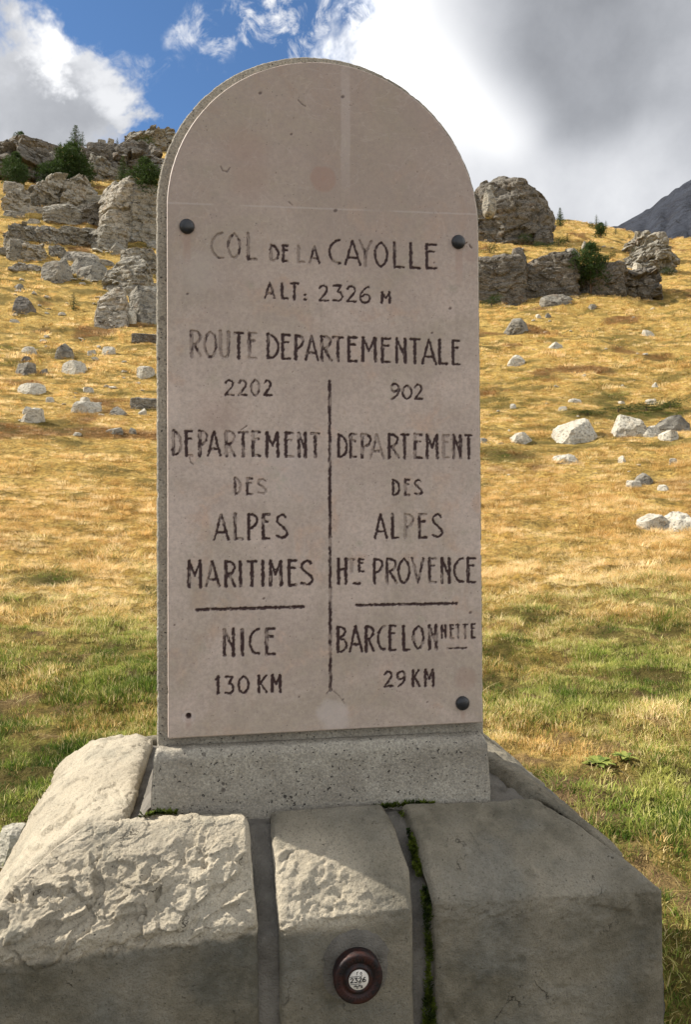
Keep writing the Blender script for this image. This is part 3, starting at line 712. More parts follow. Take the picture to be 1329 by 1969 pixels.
# (crop origin x, y, scale) and letters: char, u0, u1, v_top, v_bottom, fade (0 fresh .. 1 worn bare)
c2 = (300, 400, 2.0766); c3 = (300, 700, 3.909); c4 = (620, 700, 4.103); c5 = (290, 1140, 3.797); c6 = (610, 1140, 3.797)
LINES = [
 (c2, 5.0, [('C', 218, 268, 94, 205, .75), ('O', 286, 336, 99, 204, .6), ('L', 363, 402, 98, 208, .6), ('D', 457, 490, 144, 214, .45), ('E', 505, 527, 146, 215, .35), ('L', 565, 592, 150, 219, .85), ('A', 612, 654, 150, 223, .3),
            ('C', 690, 738, 122, 225, .4), ('A', 754, 818, 126, 230, .1), ('Y', 812, 862, 128, 235, .7), ('O', 873, 925, 134, 237, .1), ('L', 948, 992, 136, 240, .35), ('L', 1013, 1055, 138, 243, .2), ('E', 1078, 1122, 142, 244, .0)]),
 (c2, 4.6, [('A', 434, 475, 296, 362, .15), ('L', 499, 528, 298, 364, .35), ('T', 537, 570, 298, 368, .2), (':', 591, 599, 342, 370, .1), ('2', 650, 688, 306, 374, .25), ('3', 706, 745, 306, 375, .2), ('2', 761, 800, 309, 378, .05), ('6', 814, 857, 310, 382, .1), ('M', 899, 937, 333, 382, .1)]),
 (c2, 5.3, [('R', 137, 180, 488, 597, .55), ('O', 191, 241, 491, 600, .55), ('U', 253, 292, 490, 600, .75), ('T', 311, 348, 496, 602, .3), ('E', 369, 399, 497, 603, .65), ('D', 445, 490, 500, 603, .15), ('E', 502, 537, 503, 605, .05), ('P', 554, 590, 505, 607, .2), ('A', 596, 648, 507, 609, .3), ('R', 658, 700, 509, 612, .35),
            ('T', 706, 747, 513, 613, .3), ('E', 766, 804, 513, 615, .0), ('M', 822, 880, 515, 616, .2), ('E', 901, 937, 518, 618, .15), ('N', 958, 1000, 518, 620, .05), ('T', 1014, 1055, 520, 622, .0), ('A', 1063, 1120, 521, 625, .05), ('L', 1129, 1164, 524, 625, .05), ('E', 1184, 1214, 526, 627, .05)]),
 (c3, 4.6, [('2', 517, 585, 116, 240, .2), ('2', 617, 685, 116, 240, .35), ('0', 710, 778, 114, 243, .4), ('2', 808, 868, 117, 243, .15)]),
 (c3, 5.2, [('D', 125, 188, 495, 690, .55), ('E', 220, 270, 499, 695, .35), ('P', 320, 385, 499, 697, .35), ('A', 387, 485, 500, 695, .1), ('R', 518, 595, 502, 698, .55), ('T', 617, 690, 507, 700, .35), ('E', 722, 783, 505, 695, .4), ('M', 826, 922, 510, 700, .1), ('E', 970, 1033, 512, 703, .45), ('N', 1068, 1130, 512, 703, .35), ('T', 1164, 1230, 516, 703, .25)]),
 (c3, 4.6, [('D', 590, 637, 853, 980, .55), ('E', 680, 723, 857, 982, .6), ('S', 764, 826, 860, 980, .6)]),
 (c3, 5.4, [('A', 434, 546, 1124, 1324, .35), ('L', 585, 650, 1122, 1320, .45), ('P', 688, 764, 1125, 1322, .05), ('E', 800, 853, 1124, 1318, .3), ('S', 903, 988, 1127, 1312, .2)]),
 (c3, 5.6, [('M', 238, 340, 1478, 1680, .25), ('A', 372, 476, 1480, 1678, .35), ('R', 516, 597, 1480, 1676, .35), ('I', 622, 645, 1480, 1674, .2), ('T', 685, 755, 1480, 1672, .15), ('I', 790, 815, 1477, 1670, .0), ('M', 852, 946, 1478, 1668, .25), ('E', 994, 1058, 1473, 1666, .2), ('S', 1087, 1178, 1473, 1663, .15)]),
 (c4, 4.6, [('9', 537, 608, 150, 283, .35), ('0', 630, 708, 162, 282, .3), ('2', 729, 791, 157, 283, .45)]),
 (c4, 5.3, [('D', 125, 196, 550, 738, .15), ('E', 217, 272, 550, 740, .35), ('P', 307, 386, 550, 743, .45), ('A', 377, 484, 549, 746, .75), ('R', 520, 604, 550, 746, .25), ('T', 619, 682, 551, 746, .15), ('E', 724, 788, 551, 746, .3), ('M', 821, 913, 554, 748, .15), ('E', 951, 1000, 558, 746, .85), ('N', 1031, 1099, 558, 748, .3), ('T', 1128, 1187, 557, 748, .0)]),
 (c4, 4.6, [('D', 556, 611, 908, 1038, .1), ('E', 650, 690, 908, 1038, .4), ('S', 728, 788, 910, 1036, .35)]),
 (c4, 5.2, [('A', 411, 513, 1181, 1378, .1), ('L', 547, 604, 1181, 1376, .2), ('P', 647, 721, 1182, 1373, .85), ('E', 761, 822, 1181, 1376, .3), ('S', 866, 948, 1181, 1368, .15)]),
 (c4, 5.3, [('H', 120, 192, 1533, 1738, .1), ('T', 202, 257, 1538, 1643, .75), ('E', 286, 327, 1536, 1643, .1), ('-', 241, 301, 1722, 1742, .1), ('P', 403, 479, 1533, 1733, .2), ('R', 502, 589, 1533, 1733, .35), ('O', 597, 690, 1533, 1732, .25), ('V', 707, 802, 1528, 1732, .35), ('E', 841, 899, 1530, 1728, .3), ('N', 938, 1012, 1528, 1728, .2), ('C', 1037, 1118, 1526, 1727, .1), ('E', 1144, 1211, 1528, 1726, .15)]),
 (c5, 5.4, [('N', 529, 611, 265, 463, .3), ('I', 655, 680, 265, 460, .35), ('C', 716, 794, 261, 452, .1), ('E', 838, 906, 258, 453, .3)]),
 (c5, 5.0, [('1', 470, 499, 610, 741, .25), ('3', 539, 604, 610, 741, .1), ('0', 637, 716, 606, 736, .1), ('K', 783, 849, 602, 731, .2), ('M', 880, 949, 599, 725, .1)]),
 (c6, 5.4, [('B', 149, 219, 243, 436, .05), ('A', 235, 331, 241, 433, .0), ('R', 351, 417, 241, 430, .1), ('C', 440, 497, 241, 420, .25), ('E', 527, 576, 238, 423, .2), ('L', 625, 679, 238, 420, .1), ('O', 699, 780, 238, 413, .4), ('N', 815, 876, 234, 413, .4)]),
 (c6, 3.5, [('N', 908, 944, 235, 331, .2), ('E', 973, 999, 232, 336, .2), ('T', 1014, 1045, 231, 334, .45), ('T', 1065, 1100, 228, 333, .35), ('E', 1127, 1156, 226, 331, .1), ('-', 952, 1091, 395, 414, .3)]),
 (c6, 5.0, [('2', 489, 551, 572, 688, .05), ('9', 582, 646, 569, 686, .3), ('K', 696, 751, 562, 684, .15), ('M', 785, 854, 560, 681, .05)]),
]
def build_plaque():
    st = .002
    xs = np.arange(PX-PHW-.004, PX+PHW+.004, st); zs = np.arange(PZB-.004, PZC+PHW+.004, st)
    nx, nz = len(xs), len(zs); X, Z = np.meshgrid(xs, zs)               # nz, nx
    SD = np.full((nz, nx), 1.0); ID = np.full((nz, nx), -1, int); FADE = np.zeros((nz, nx))
    jitn = .0016*fbm(P3(X*160, Z*160), 2, 201)+.0009*fbm(P3(X*330, Z*330), 1, 203)
    def stroke(a, b, hw, gid, fade):
        m = hw+.004; i0, i1 = np.searchsorted(xs, [min(a[0], b[0])-m, max(a[0], b[0])+m]); j0, j1 = np.searchsorted(zs, [min(a[1], b[1])-m, max(a[1], b[1])+m])
        if i1 <= i0 or j1 <= j0: return
        x = X[j0:j1, i0:i1]; z = Z[j0:j1, i0:i1]; ab = np.array([b[0]-a[0], b[1]-a[1]]); L2 = (ab**2).sum()+1e-12
        t = np.clip(((x-a[0])*ab[0]+(z-a[1])*ab[1])/L2, 0, 1)
        d = np.hypot(x-a[0]-t*ab[0], z-a[1]-t*ab[1])-hw+jitn[j0:j1, i0:i1]
        S = SD[j0:j1, i0:i1]; up = d < S; S[up] = d[up]
        g = ID[j0:j1, i0:i1]; gi = up & (d < .0005); g[gi] = gid; f = FADE[j0:j1, i0:i1]; f[up & (d < .004)] = fade
    names = []
    for (cx, cy, sc), w, letters in LINES:
        for ch, u0, u1, v0, v1, fade in letters:
            gid = len(names); names.append(ch)
            tl = on_plane(cx+u0/sc, cy+v0/sc); br = on_plane(cx+u1/sc, cy+v1/sc); hw0 = w*.5*PY/FPX
            ins = hw0*.6
            x0, x1 = tl[0]+ins*.5, br[0]-ins*.5; z1, z0 = tl[1]-ins, br[1]+ins
            for si, pl in enumerate(G[ch]):
                vert = len(pl) == 2 and abs(pl[0][0]-pl[1][0]) < .3
                hw = hw0*(1.12 if vert else .85)
                for a, b in zip(pl[:-1], pl[1:]):
                    stroke((x0+a[0]*(x1-x0), z0+a[1]*(z1-z0)), (x0+b[0]*(x1-x0), z0+b[1]*(z1-z0)), hw, gid, fade)
    rules = [((634, 733), (635.5, 1327), 5.6, .35), ((377.5, 1172.5), (583, 1167), 5.6, .1), ((685.5, 1164), (878, 1160.5), 5.0, .15)]
    for a, b, w, fade in rules:
        stroke(on_plane(*a), on_plane(*b), w*.5*PY/FPX, len(names), fade); names.append('rule')
    rg = random.Random(4)
    # the acute chisel slip over the left DEPARTEMENT, and natural scratches
    base = len(names)
    # ---- heights and attributes
    depthv = .0032*sstep(.0008, -.0022, SD)
    wearn = fbm(P3(X*120, Z*55), 3, 211); edge_keep = sstep(-.0012, .0002, SD)
    worn = sstep(-.25, .25, wearn+(FADE-.52)*1.5)*(FADE > 0.01)*(1-.55*edge_keep*(SD > -.002))
    ink = sstep(.0010, -.0004, SD)*(1-.88*worn)
    ink = np.where((SD < 0), np.maximum(ink, .25), ink)
    pale = np.zeros_like(SD); rosy = np.zeros_like(SD)
    def disc(px, py, r, arr, val, soft=.004, nz_=.004, sx=1.0):
        cx_, cz_ = on_plane(px, py); d = np.hypot((X-cx_)/sx, Z-cz_)+nz_*fbm(P3(X*45, Z*45), 3, 221)
        np.maximum(arr, val*sstep(r+soft, r-soft, d), out=arr)
    disc(622, 344, .034, rosy, .8); disc(622, 344, .012, rosy, 1.0, .008)
    disc(896, 1305, .030, rosy, .45, .008); disc(905, 492, .018, rosy, .4, .008)
    disc(640, 1372, .034, pale, .8, .010, .010, 1.2); disc(655, 1385, .022, pale, .7, .01)
    disc(470, 285, .05, rosy, .4, .03, .02); disc(480, 345, .05, rosy, .35, .03, .02)
    disc(420, 800, .05, rosy, .35, .04, .02); disc(560, 900, .08, pale, .35, .05, .03); disc(380, 520, .05, pale, .35, .03, .02)
    # old pale drip streak under the top and a faint horizontal line
    cx_, cz_ = on_plane(665, 250); pale = np.maximum(pale, .42*sstep(.014, .010, np.abs(X-cx_+.003*fbm(P3(Z*9, 0*Z), 2, 3)))*sstep(.24, .05, np.abs(Z-cz_-.02)))
    l0 = on_plane(325, 390); l1 = on_plane(915, 412); zz = np.interp(X, [l0[0], l1[0]], [l0[1], l1[1]])
    pale = np.maximum(pale, .5*sstep(.0032, .001, np.abs(Z-zz))*sstep(-.2, .3, fbm(P3(X*8, 0*X), 2, 5)+.2))
    for (bx0, by0, ln) in ((359, 452, .10), (883, 482, .13), (891, 1370, .03), (362, 1384, .035)):
        sx, sz = on_plane(bx0, by0); w_ = .007+.004*fbm(P3(Z*25, 0*Z), 2, 301)
        rosy = np.maximum(rosy, .55*sstep(w_+.004, w_-.003, np.abs(X-sx))*sstep(ln, ln*.2, sz-Z)*(Z < sz+.004))
    # pits and hairline scratches
    def pit(cx_, cz_, r, val, asp=1.0, ang=0.0, dep=.0012):
        i0, i1 = np.searchsorted(xs, [cx_-3*r, cx_+3*r]); j0, j1 = np.searchsorted(zs, [cz_-3*r, cz_+3*r])
        if i1 <= i0 or j1 <= j0: return
        x = X[j0:j1, i0:i1]-cx_; z = Z[j0:j1, i0:i1]-cz_; c, s = math.cos(ang), math.sin(ang)
        d = np.hypot(x*c+z*s, (z*c-x*s)*asp)
        k = sstep(r*1.25, r*.6, d); ink[j0:j1, i0:i1] = np.maximum(ink[j0:j1, i0:i1], val*k); depthv[j0:j1, i0:i1] += dep*k
    for _ in range(420):
        pit(rg.uniform(PX-PHW, PX+PHW), rg.uniform(PZB, PZC+PHW), rg.uniform(.0009, .0019), rg.uniform(.25, .75), rg.uniform(1, 2.2), rg.uniform(0, 3))
    for px, py, r in [(500, 179, .0052), (659, 186, .0055), (866, 593, .005), (835, 505, .003), (560, 258, .004), (645, 405, .006), (905, 1178, .005), (507, 1151, .004), (335, 1202, .003), (575, 1340, .003), (822, 1350, .003), (660, 1345, .003), (360, 565, .004), (831, 640, .004)]:
        pit(*on_plane(px, py), r, .7, 1.35, .5)
    for pl in ([(573, 192), (580, 200), (587, 204)], [(424, 320), (428, 328), (436, 330), (442, 322)], [(364, 880), (366, 889), (371, 893)], [(903, 470), (905, 474), (908, 477)], [(895, 468), (899, 466)],
               [(463, 827), (470, 822), (474, 819)], [(642, 1329), (652, 1338), (662, 1352)], [(633, 1328), (628, 1334)], [(555, 388), (562, 394)]):
        q = [on_plane(*a) for a in pl]
        for a, b in zip(q[:-1], q[1:]):
            for t in np.linspace(0, 1, 8): pit(a[0]+(b[0]-a[0])*t, a[1]+(b[1]-a[1])*t, .0015, .6)
    # empty drill hole, lower left, with a worn ring
    hx, hz = on_plane(362, 1377); dh = np.hypot(X-hx, Z-hz)
    hole = sstep(.0078, .0058, dh); depthv += .010*hole; ink = np.maximum(ink, hole)
    ring = sstep(.017, .0145, dh); pale = np.maximum(pale, ring*.45); depthv += .0012*ring
    # ---- mesh: regular grid, border snapped to the arch
    ins = .0028
    Cx, Cz = (X[:-1, :-1]+st/2), (Z[:-1, :-1]+st/2)
    keep = arch_sdf(Cx, Cz, PX, PHW-ins, PZC, PZB+ins) < 0
    Y = PY+depthv+.0004*fbm(P3(X*12, Z*12), 3, 231)
    vx, vz = X.copy(), Z.copy()
    sd = arch_sdf(vx, vz, PX, PHW-ins, PZC, PZB+ins)
    used = np.zeros((nz, nx), bool)
    for a in (0, 1):
        for b in (0, 1): used[a:nz-1+a, b:nx-1+b] |= keep
    full = np.zeros((nz, nx), int)
    for a in (0, 1):
        for b in (0, 1): full[a:nz-1+a, b:nx-1+b] += keep
    bd = used & (full < 4)
    for _ in range(3):
        e = 1e-4; s0 = arch_sdf(vx, vz, PX, PHW-ins, PZC, PZB+ins)
        gx = (arch_sdf(vx+e, vz, PX, PHW-ins, PZC, PZB+ins)-s0)/e; gz = (arch_sdf(vx, vz+e, PX, PHW-ins, PZC, PZB+ins)-s0)/e
        vx = np.where(bd, vx-gx*s0, vx); vz = np.where(bd, vz-gz*s0, vz)
    V = np.stack([vx, Y, vz], -1).reshape(-1, 3)
    q = grid_faces(nz, nx); kf = keep.ravel(); fid = np.full(q.shape[0], -1)
    idf = ID.ravel()[q]; m4 = (idf >= 0).sum(1) >= 3; fid[m4] = idf[m4].max(1)
    att = dict(ink=ink.ravel(), pale=pale.ravel(), rosy=rosy.ravel())
    def sub(faces):
        u, inv = np.unique(faces, return_inverse=True); return u, inv.reshape(faces.shape)
    # rim: boundary edges
    fk = q[kf]; e = np.concatenate([fk[:, [0, 1]], fk[:, [1, 2]], fk[:, [2, 3]], fk[:, [3, 0]]])
    key = np.sort(e, 1); kk = key[:, 0].astype(np.int64)*(nz*nx)+key[:, 1]; uq, first, cnt = np.unique(kk, return_index=True, return_counts=True)
    be = e[first[cnt == 1]]; bv, inv = np.unique(be, return_inverse=True); inv = inv.reshape(be.shape)
    bx, bz = vx.ravel()[bv], vz.ravel()[bv]
    ee = 1e-4; s0 = arch_sdf(bx, bz, PX, PHW-ins, PZC, PZB+ins)
    nxn = (arch_sdf(bx+ee, bz, PX, PHW-ins, PZC, PZB+ins)-s0)/ee; nzn = (arch_sdf(bx, bz+ee, PX, PHW-ins, PZC, PZB+ins)-s0)/ee
    corner = (bz < PZB+ins+.0005) & (np.abs(np.abs(bx-PX)-(PHW-ins)) < .0005)
    nxn = np.where(corner, np.sign(bx-PX), nxn); nzn = np.where(corner, -1, nzn)
    chipn = np.minimum(.0010*np.abs(fbm(P3(bx*50, bz*50), 3, 241))+.004*sstep(.42, .62, fbm(P3(bx*22, bz*22), 3, 243)), ins*.95)
    by = V[bv][:, 1]
    R1 = np.stack([bx+nxn*(ins-chipn), by+ins+chipn, bz+nzn*(ins-chipn)], 1); R2 = R1.copy(); R2[:, 1] = 1.8725
    mainf = q[kf & (fid < 0)]
    u, fi = sub(mainf); nb = len(u); pos = {int(a): i for i, a in enumerate(u)}
    need = np.array([pos.get(int(a), -1) for a in bv])
    ok = (need[inv] >= 0).all(1)
    A = need[inv[ok]]; B1 = inv[ok]+nb; B2 = B1+len(bv)
    rim = np.concatenate([np.stack([A[:, 1], A[:, 0], B1[:, 0], B1[:, 1]], 1), np.stack([B1[:, 1], B1[:, 0], B2[:, 0], B2[:, 1]], 1)])
    VV = np.concatenate([V[u], R1, R2]); at = {k: np.concatenate([v[u], np.zeros(2*len(bv))]) for k, v in att.items()}
    at['pale'][nb:] = .5
    me = mesh_np('plaque', VV, np.concatenate([fi[:, ::1], rim]), True, at)
    pl = mpart('plaque', me, M['plaque'], label='thin round-topped pinkish limestone plate with engraved words')
    for g, ch in enumerate(names):
        f = q[kf & (fid == g)]
        if len(f) == 0: continue
        u, fi = sub(f)
        me = mesh_np('letter', V[u], fi, True, {k: v[u] for k, v in att.items()})
        nm = 'dividing_line' if ch == 'rule' else ('digit' if ch.isdigit() else ('colon' if ch == ':' else ('dash' if ch == '-' else 'letter')))
        o = link(nm, me, M['plaque'], pl)
    # black domed caps over three fixing bolts
    for px, py in ((359, 434), (883, 464), (891, 1353)):
        bx_, bz_ = on_plane(px, py, 1.836)
        prof = [(.0185, 0), (.0186, .004), (.0178, .0065), (.014, .0105), (.009, .0125), (.0045, .0132), (.0008, .0134)]
        th = np.linspace(0, 2*math.pi, 32, endpoint=False); R = np.array([[r*math.cos(t), -h, r*math.sin(t)] for r, h in prof for t in th])
        me = mesh_np('bolt_cap', R+np.array([bx_, 1.8425, bz_]), [grid_faces(len(prof), 32, wrap=True), np.arange(32)[None, :]+(len(prof)-1)*32], True)
        link('bolt_cap', me, M['black'], pl)
build_plaque()

# ---- round levelling marker let into the middle stone
def lathe(prof, n=48):
    th = np.linspace(0, 2*math.pi, n, endpoint=False)
    V = np.array([[r*math.cos(t), -h, r*math.sin(t)] for r, h in prof for t in th])
    return V, [grid_faces(len(prof), n, wrap=True), np.arange(n)[None, :]+(len(prof)-1)*n]
def ribbons(strokes, hw, y0, th=.0006):
    V = []; Fq = []
    for pl in strokes:
        for a, b in zip(pl[:-1], pl[1:]):
            a = np.array(a); b = np.array(b); d = (b-a)/(np.linalg.norm(b-a)+1e-9); n = np.array([-d[1], d[0]])*hw; a2 = a-d*hw*.6; b2 = b+d*hw*.6
            k = len(V)
            for y in (y0, y0-th):
                for p in (a2-n, b2-n, b2+n, a2+n): V.append((p[0], y, p[1]))
            Fq += [(k+4, k+5, k+6, k+7), (k, k+1, k+5, k+4), (k+1, k+2, k+6, k+5), (k+2, k+3, k+7, k+6), (k+3, k, k+4, k+7)]
    return np.array(V), np.array(Fq)
def text_strokes(txt, x0, z0, w, h, gap):
    out = []
    for i, ch in enumerate(txt):
        if ch == ' ': continue
        for pl in G[ch]: out.append([(x0+i*(w+gap)+a*w, z0+b*h) for a, b in pl])
    return out
def build_marker():
    Yf = 1.562
    cx_, cz_ = on_plane(690, 1884, Yf)
    root = link('levelling_marker', None, loc=(cx_, 1.597, cz_))
    tag(root, 'round rusty metal levelling marker reading 2326, set in the middle base stone', 'survey marker')
    d = 1.597-Yf
    V, f = lathe([(.040, -.02), (.051, -.005), (.053, .004), (.0545, d-.006), (.053, d-.001), (.050, d), (.037, d), (.0355, d-.003), (.034, d-.0035), (.031, d-.0035), (.030, d+.001), (.024, d+.0015), (.0225, d-.0005), (.0225, d-.001)])
    me = mesh_np('body', V, f, True); link('body', me, M['rust'], root)
    V, f = lathe([(.0220, d-.001), (.0220, d+.0004), (.0214, d+.001)]); link('dial', mesh_np('dial', V, f, True), M['white'], root)
    y0 = -(d+.0011)
    st = text_strokes('2326', -.0185, -.0045, .0066, .0095, .0024)
    V, f = ribbons(st, .00085, y0); link('number', mesh_np('number', V, f), M['ink'], root, None)
    st = [[(-.020, .008), (.004, .0085)], [(-.019, -.008), (.004, -.008)]]
    V, f = ribbons(st, .0004, y0); link('line', mesh_np('line', V, f), M['ink'], root)
    st = [[(-.004, .0115), (-.004, .018)], [(-.004, .017), (-.001, .018)]] + text_strokes('0', .0035, .012, .003, .005, 0) + [[(.005, .006), (.007, .010)]]
    st += text_strokes('M', -.010, -.0145, .004, .004, 0)+text_strokes('2', -.005, -.017, .003, .0045, 0)+text_strokes('M', .000, -.0145, .004, .004, 0)+text_strokes('2', .005, -.017, .003, .0045, 0)
    V, f = ribbons(st, .0005, y0); link('small_print', mesh_np('small_print', V, f), M['ink'], root)
    V, f = ribbons([[(r*math.cos(t), r*math.sin(t)), ((r+.006)*math.cos(t+.05), (r+.006)*math.sin(t+.05))] for r in (.040,) for t in np.arange(.2, 6.2, .17)], .0012, -(d+.0002), .001)
    link('raised_lettering', mesh_np('raised_lettering', V, f), M['rust'], root)
    # grey cement collar smeared round the marker
    n = 64; th = np.linspace(0, 2*math.pi, n, endpoint=False); rr = []
    for k, (r, h) in enumerate([(.048, .004), (.056, .0035), (.064, .003), (.072, .0005), (.076, -.004)]):
        rad = r*(1+.10*fbm(P3(np.cos(th)*2, np.sin(th)*2, k*.2), 3, 251))+np.where(np.sin(th) > .3, .010*(k/4), 0)
        rr.append(np.stack([rad*np.cos(th), -h+0*th, rad*np.sin(th)], 1))
    link('cement_collar', mesh_np('cement_collar', np.concatenate(rr), grid_faces(5, n, wrap=True), True), M['mortar'], root)
build_marker()

# ------------------------------------------------------------------ moss in the joints
def build_moss(name, pts, n, size, label):
    rg = np.random.default_rng(7+n); V = []; Fq = []
    pts = np.asarray(pts, float); seg = np.linalg.norm(np.diff(pts[:, :3], axis=0), axis=1); s = np.concatenate([[0], np.cumsum(seg)])
    cl = rg.uniform(0, s[-1], 40)
    for i in range(n):
        t = rg.uniform(0, s[-1]) if rg.random() < .35 else np.clip(cl[rg.integers(40)]+rg.normal(0, .012), 0, s[-1])
        c = np.array([np.interp(t, s, pts[:, k]) for k in range(3)]); w = np.interp(t, s, pts[:, 3])
        q_ = float(fbm(P3(t*28.0, n*.37), 3, 77)); w *= np.clip(.75+1.1*q_, .15, 1.25)
        if q_ < -.40: continue
        c = c+np.array([rg.uniform(-w, w)+.006*float(fbm(P3(t*15, 3.3), 2, 78)), rg.uniform(-.003, .004), rg.uniform(-.002, .004)])
        a = rg.uniform(0, 6.28); up = rg.uniform(.4, 1.2); L = size*rg.uniform(.5, 1.3)
        d = np.array([math.cos(a), math.sin(a)*.8-.25, up]); d /= np.linalg.norm(d); q = np.array([-d[1], d[0], 0])*L*.35
        k = len(V); V += [c-q*.5, c+q*.5, c+d*L*.6+q, c+d*L*1.1, c+d*L*.6-q]; Fq += [(k, k+1, k+2, k+4)]; 
        Fq += [(k+4, k+2, k+3, k+3)]
    V = np.array(V); Fa = np.array(Fq); quads = Fa[Fa[:, 2] != Fa[:, 3]]; tris = Fa[Fa[:, 2] == Fa[:, 3]][:, :3]
    o = link(name, mesh_np(name, V, [quads, tris]), M['moss']); tag(o, label, 'moss', kind='stuff')
build_moss('moss', [(*edge_px((770, 1560, 1.79))[-1], .009), (*edge_px((790, 1600, 1.745))[-1], .011), (*edge_px((808, 1680, 1.675))[-1], .009), (*edge_px((823, 1752, 1.612))[-1], .008), (*edge_px((826, 1850, 1.608))[-1], .008), (*edge_px((826, 1945, 1.606))[-1], .012), (*edge_px((826, 2050, 1.606))[-1], .012)], 5200, .007,
           'dark green moss filling the joint beside the wide right block')
build_moss('moss', [(-.215, 1.80, .80, .016), (-.17, 1.815, .80, .012), (-.13, 1.82, .795, .003)], 260, .011,
           'bright yellow-green moss at the lower left corner of the slab block')
build_moss('moss', [(.36, 1.815, .775, .01), (.47, 1.815, .78, .014), (.52, 1.82, .775, .004)], 500, .010,
           'small moss tuft at the foot of the slab block above the right joint')

# ------------------------------------------------------------------ rocks
def cube_sphere(n):
    t = np.tan(np.linspace(-1, 1, n)*math.pi/4); A, B = np.meshgrid(t, t, indexing='ij'); o = np.ones_like(A)
    V = []; Fc = []
    for k, (x, y, z) in enumerate([(o, A, B), (-o, B, A), (A, o, -B), (A, -o, B), (A, B, o), (B, A, -o)]):
        V.append(np.stack([x, y, z], -1).reshape(-1, 3)); Fc.append(grid_faces(n, n, k*n*n)[:, ::-1])
    V = np.concatenate(V); Fc = np.concatenate(Fc)
    key = np.round(V*1e5).astype(np.int64); _, idx, inv = np.unique(key, axis=0, return_index=True, return_inverse=True)
    return V[idx], inv.reshape(-1)[Fc]
CS = {}
def rock_mesh(rx, ry, rz, n, kind, seed):
    if n not in CS: CS[n] = cube_sphere(n)
    V0, Fc = CS[n]; rg = np.random.default_rng(seed)
    p = {'block': 7.0, 'outcrop': 4.5, 'boulder': 2.6, 'slab': 3.6, 'crag': 3.0, 'dome': 2.9}[kind]
    V = V0/(np.sum(np.abs(V0)**p, 1, keepdims=True)**(1/p))
    ncut = {'block': 3, 'outcrop': 6, 'boulder': 13, 'slab': 7, 'crag': 9, 'dome': 5}[kind]
    for _ in range(ncut):
        d = rg.normal(size=3); d[2] = abs(d[2])*(.9 if kind != 'slab' else .4); d /= np.linalg.norm(d)
        h = rg.uniform(.62, .92)*(1.12 if kind == 'block' else 1.0)*(np.abs(V@d).max())*.9
        over = np.clip(V@d-h, 0, None); V = V-over[:, None]*d*.96
    P = V*np.array([rx, ry, rz]); S = (rx*ry*rz)**(1/3); m = min(rx, rz*1.3)
    out = V/(np.linalg.norm(V, axis=1, keepdims=True)+1e-9)
    off = rg.uniform(-50, 50, 3)
    if kind in ('block', 'outcrop', 'crag', 'dome'):
        big = max(m*.55, S*.32)
        wq = P/big+off; wq = wq+.30*np.stack([fbm(P/big*1.3+off+k*9, 3, seed+k) for k in range(3)], 1)
        f1, f2, rv, rd = voronoi(wq*np.array([1, 1, 1.35]), seed)
        crack = sstep(.10, .0, f2-f1)
        q2 = P/(big*.40)+off; q2 = q2+.25*fbm(q2*.8, 2, seed+3)[:, None]
        g1, g2, rv2, rd2 = voronoi(q2*np.array([1, 1, 1.5]), seed+1); crack2 = sstep(.09, 0, g2-g1)
        nr = lambda r_: np.stack([_hash((r_*9999).astype(np.int64), 3, k, seed) for k in range(3)], 1)-.5
        amp = big*{'outcrop': .50, 'block': .17, 'crag': .20, 'dome': .22}[kind]
        D = amp*((rv-.5)*.9+(rd*nr(rv)).sum(1)*1.75-.14*crack)+amp*.42*((rv2-.5)*.6+(rd2*nr(rv2)).sum(1)*1.5-.16*crack2)
        P = P+out*D[:, None]*np.array([1, 1, .7])
        # bedding ledges
        lz = P[:, 2]/(big*.42)+.5*fbm(P/big*.7+off, 2, seed+5); fr = lz-np.floor(lz)
        P[:, :2] += out[:, :2]*((.04 if kind == 'outcrop' else .055)*big*(sstep(.0, .35, fr)-sstep(.75, 1.0, fr)))[:, None]
    P = P+out*(S*(.028 if kind in ('block', 'outcrop', 'crag', 'dome') else .06)*fbm(P/S*2.2+off, 4, seed+7, .55, True)+S*.014*fbm(P/S*9+off, 3, seed+9))[:, None]
    return mesh_np('rock', P, Fc, False)
def rock(x0, x1, yt, yb, kind, mat, seed, label, n=None, d=None, group=None, ryk=None, name='boulder', cat='boulder', tilt=0.0, sink=.22):
    px = (x0+x1)/2
    if d is None:
        h = hit(px, yb); yy = yb
        while h is None: yy += 3; h = hit(px, yy)
        if yy > yb: 
            v = px_dir(px, yb); k = np.hypot(h[0], h[1])/math.hypot(v[0], v[1]); h = EYE+v*k
    else:
        v = px_dir(px, yb); h = EYE+v*(d/math.hypot(v[0], v[1]))
    dep = depth(h); w = (x1-x0)/FPX*dep*1.02; hh = max((yb-yt)/FPX*dep, .02)
    rx = w/2; ry = ryk*rx if ryk else min(.55*w, .9*hh+.15*w)
    dirh = np.array([h[0], h[1], 0]); dirh /= np.linalg.norm(dirh)
    c = h+dirh*ry*.75
    vt = px_dir(px, yt); kt = (np.hypot(c[0], c[1]))/math.hypot(vt[0], vt[1]); zt = EYE[2]+vt[2]*kt
    zb_ = h[2]-{'crag': .5, 'dome': .75, 'boulder': max(sink, .55), 'slab': max(sink, .6)}.get(kind, sink)*hh-.05*w
    rz = max((zt-zb_)/2, .02); c[2] = zb_+rz
    n = n or int(np.clip((x1-x0)*.42+9, 9, 72))
    me = rock_mesh(rx, ry, rz, n, kind, seed)
    o = link(name, me, M[mat], loc=c); o.rotation_euler = (0, tilt, -math.atan2(h[0], h[1]))
    tag(o, label, cat, group); return o

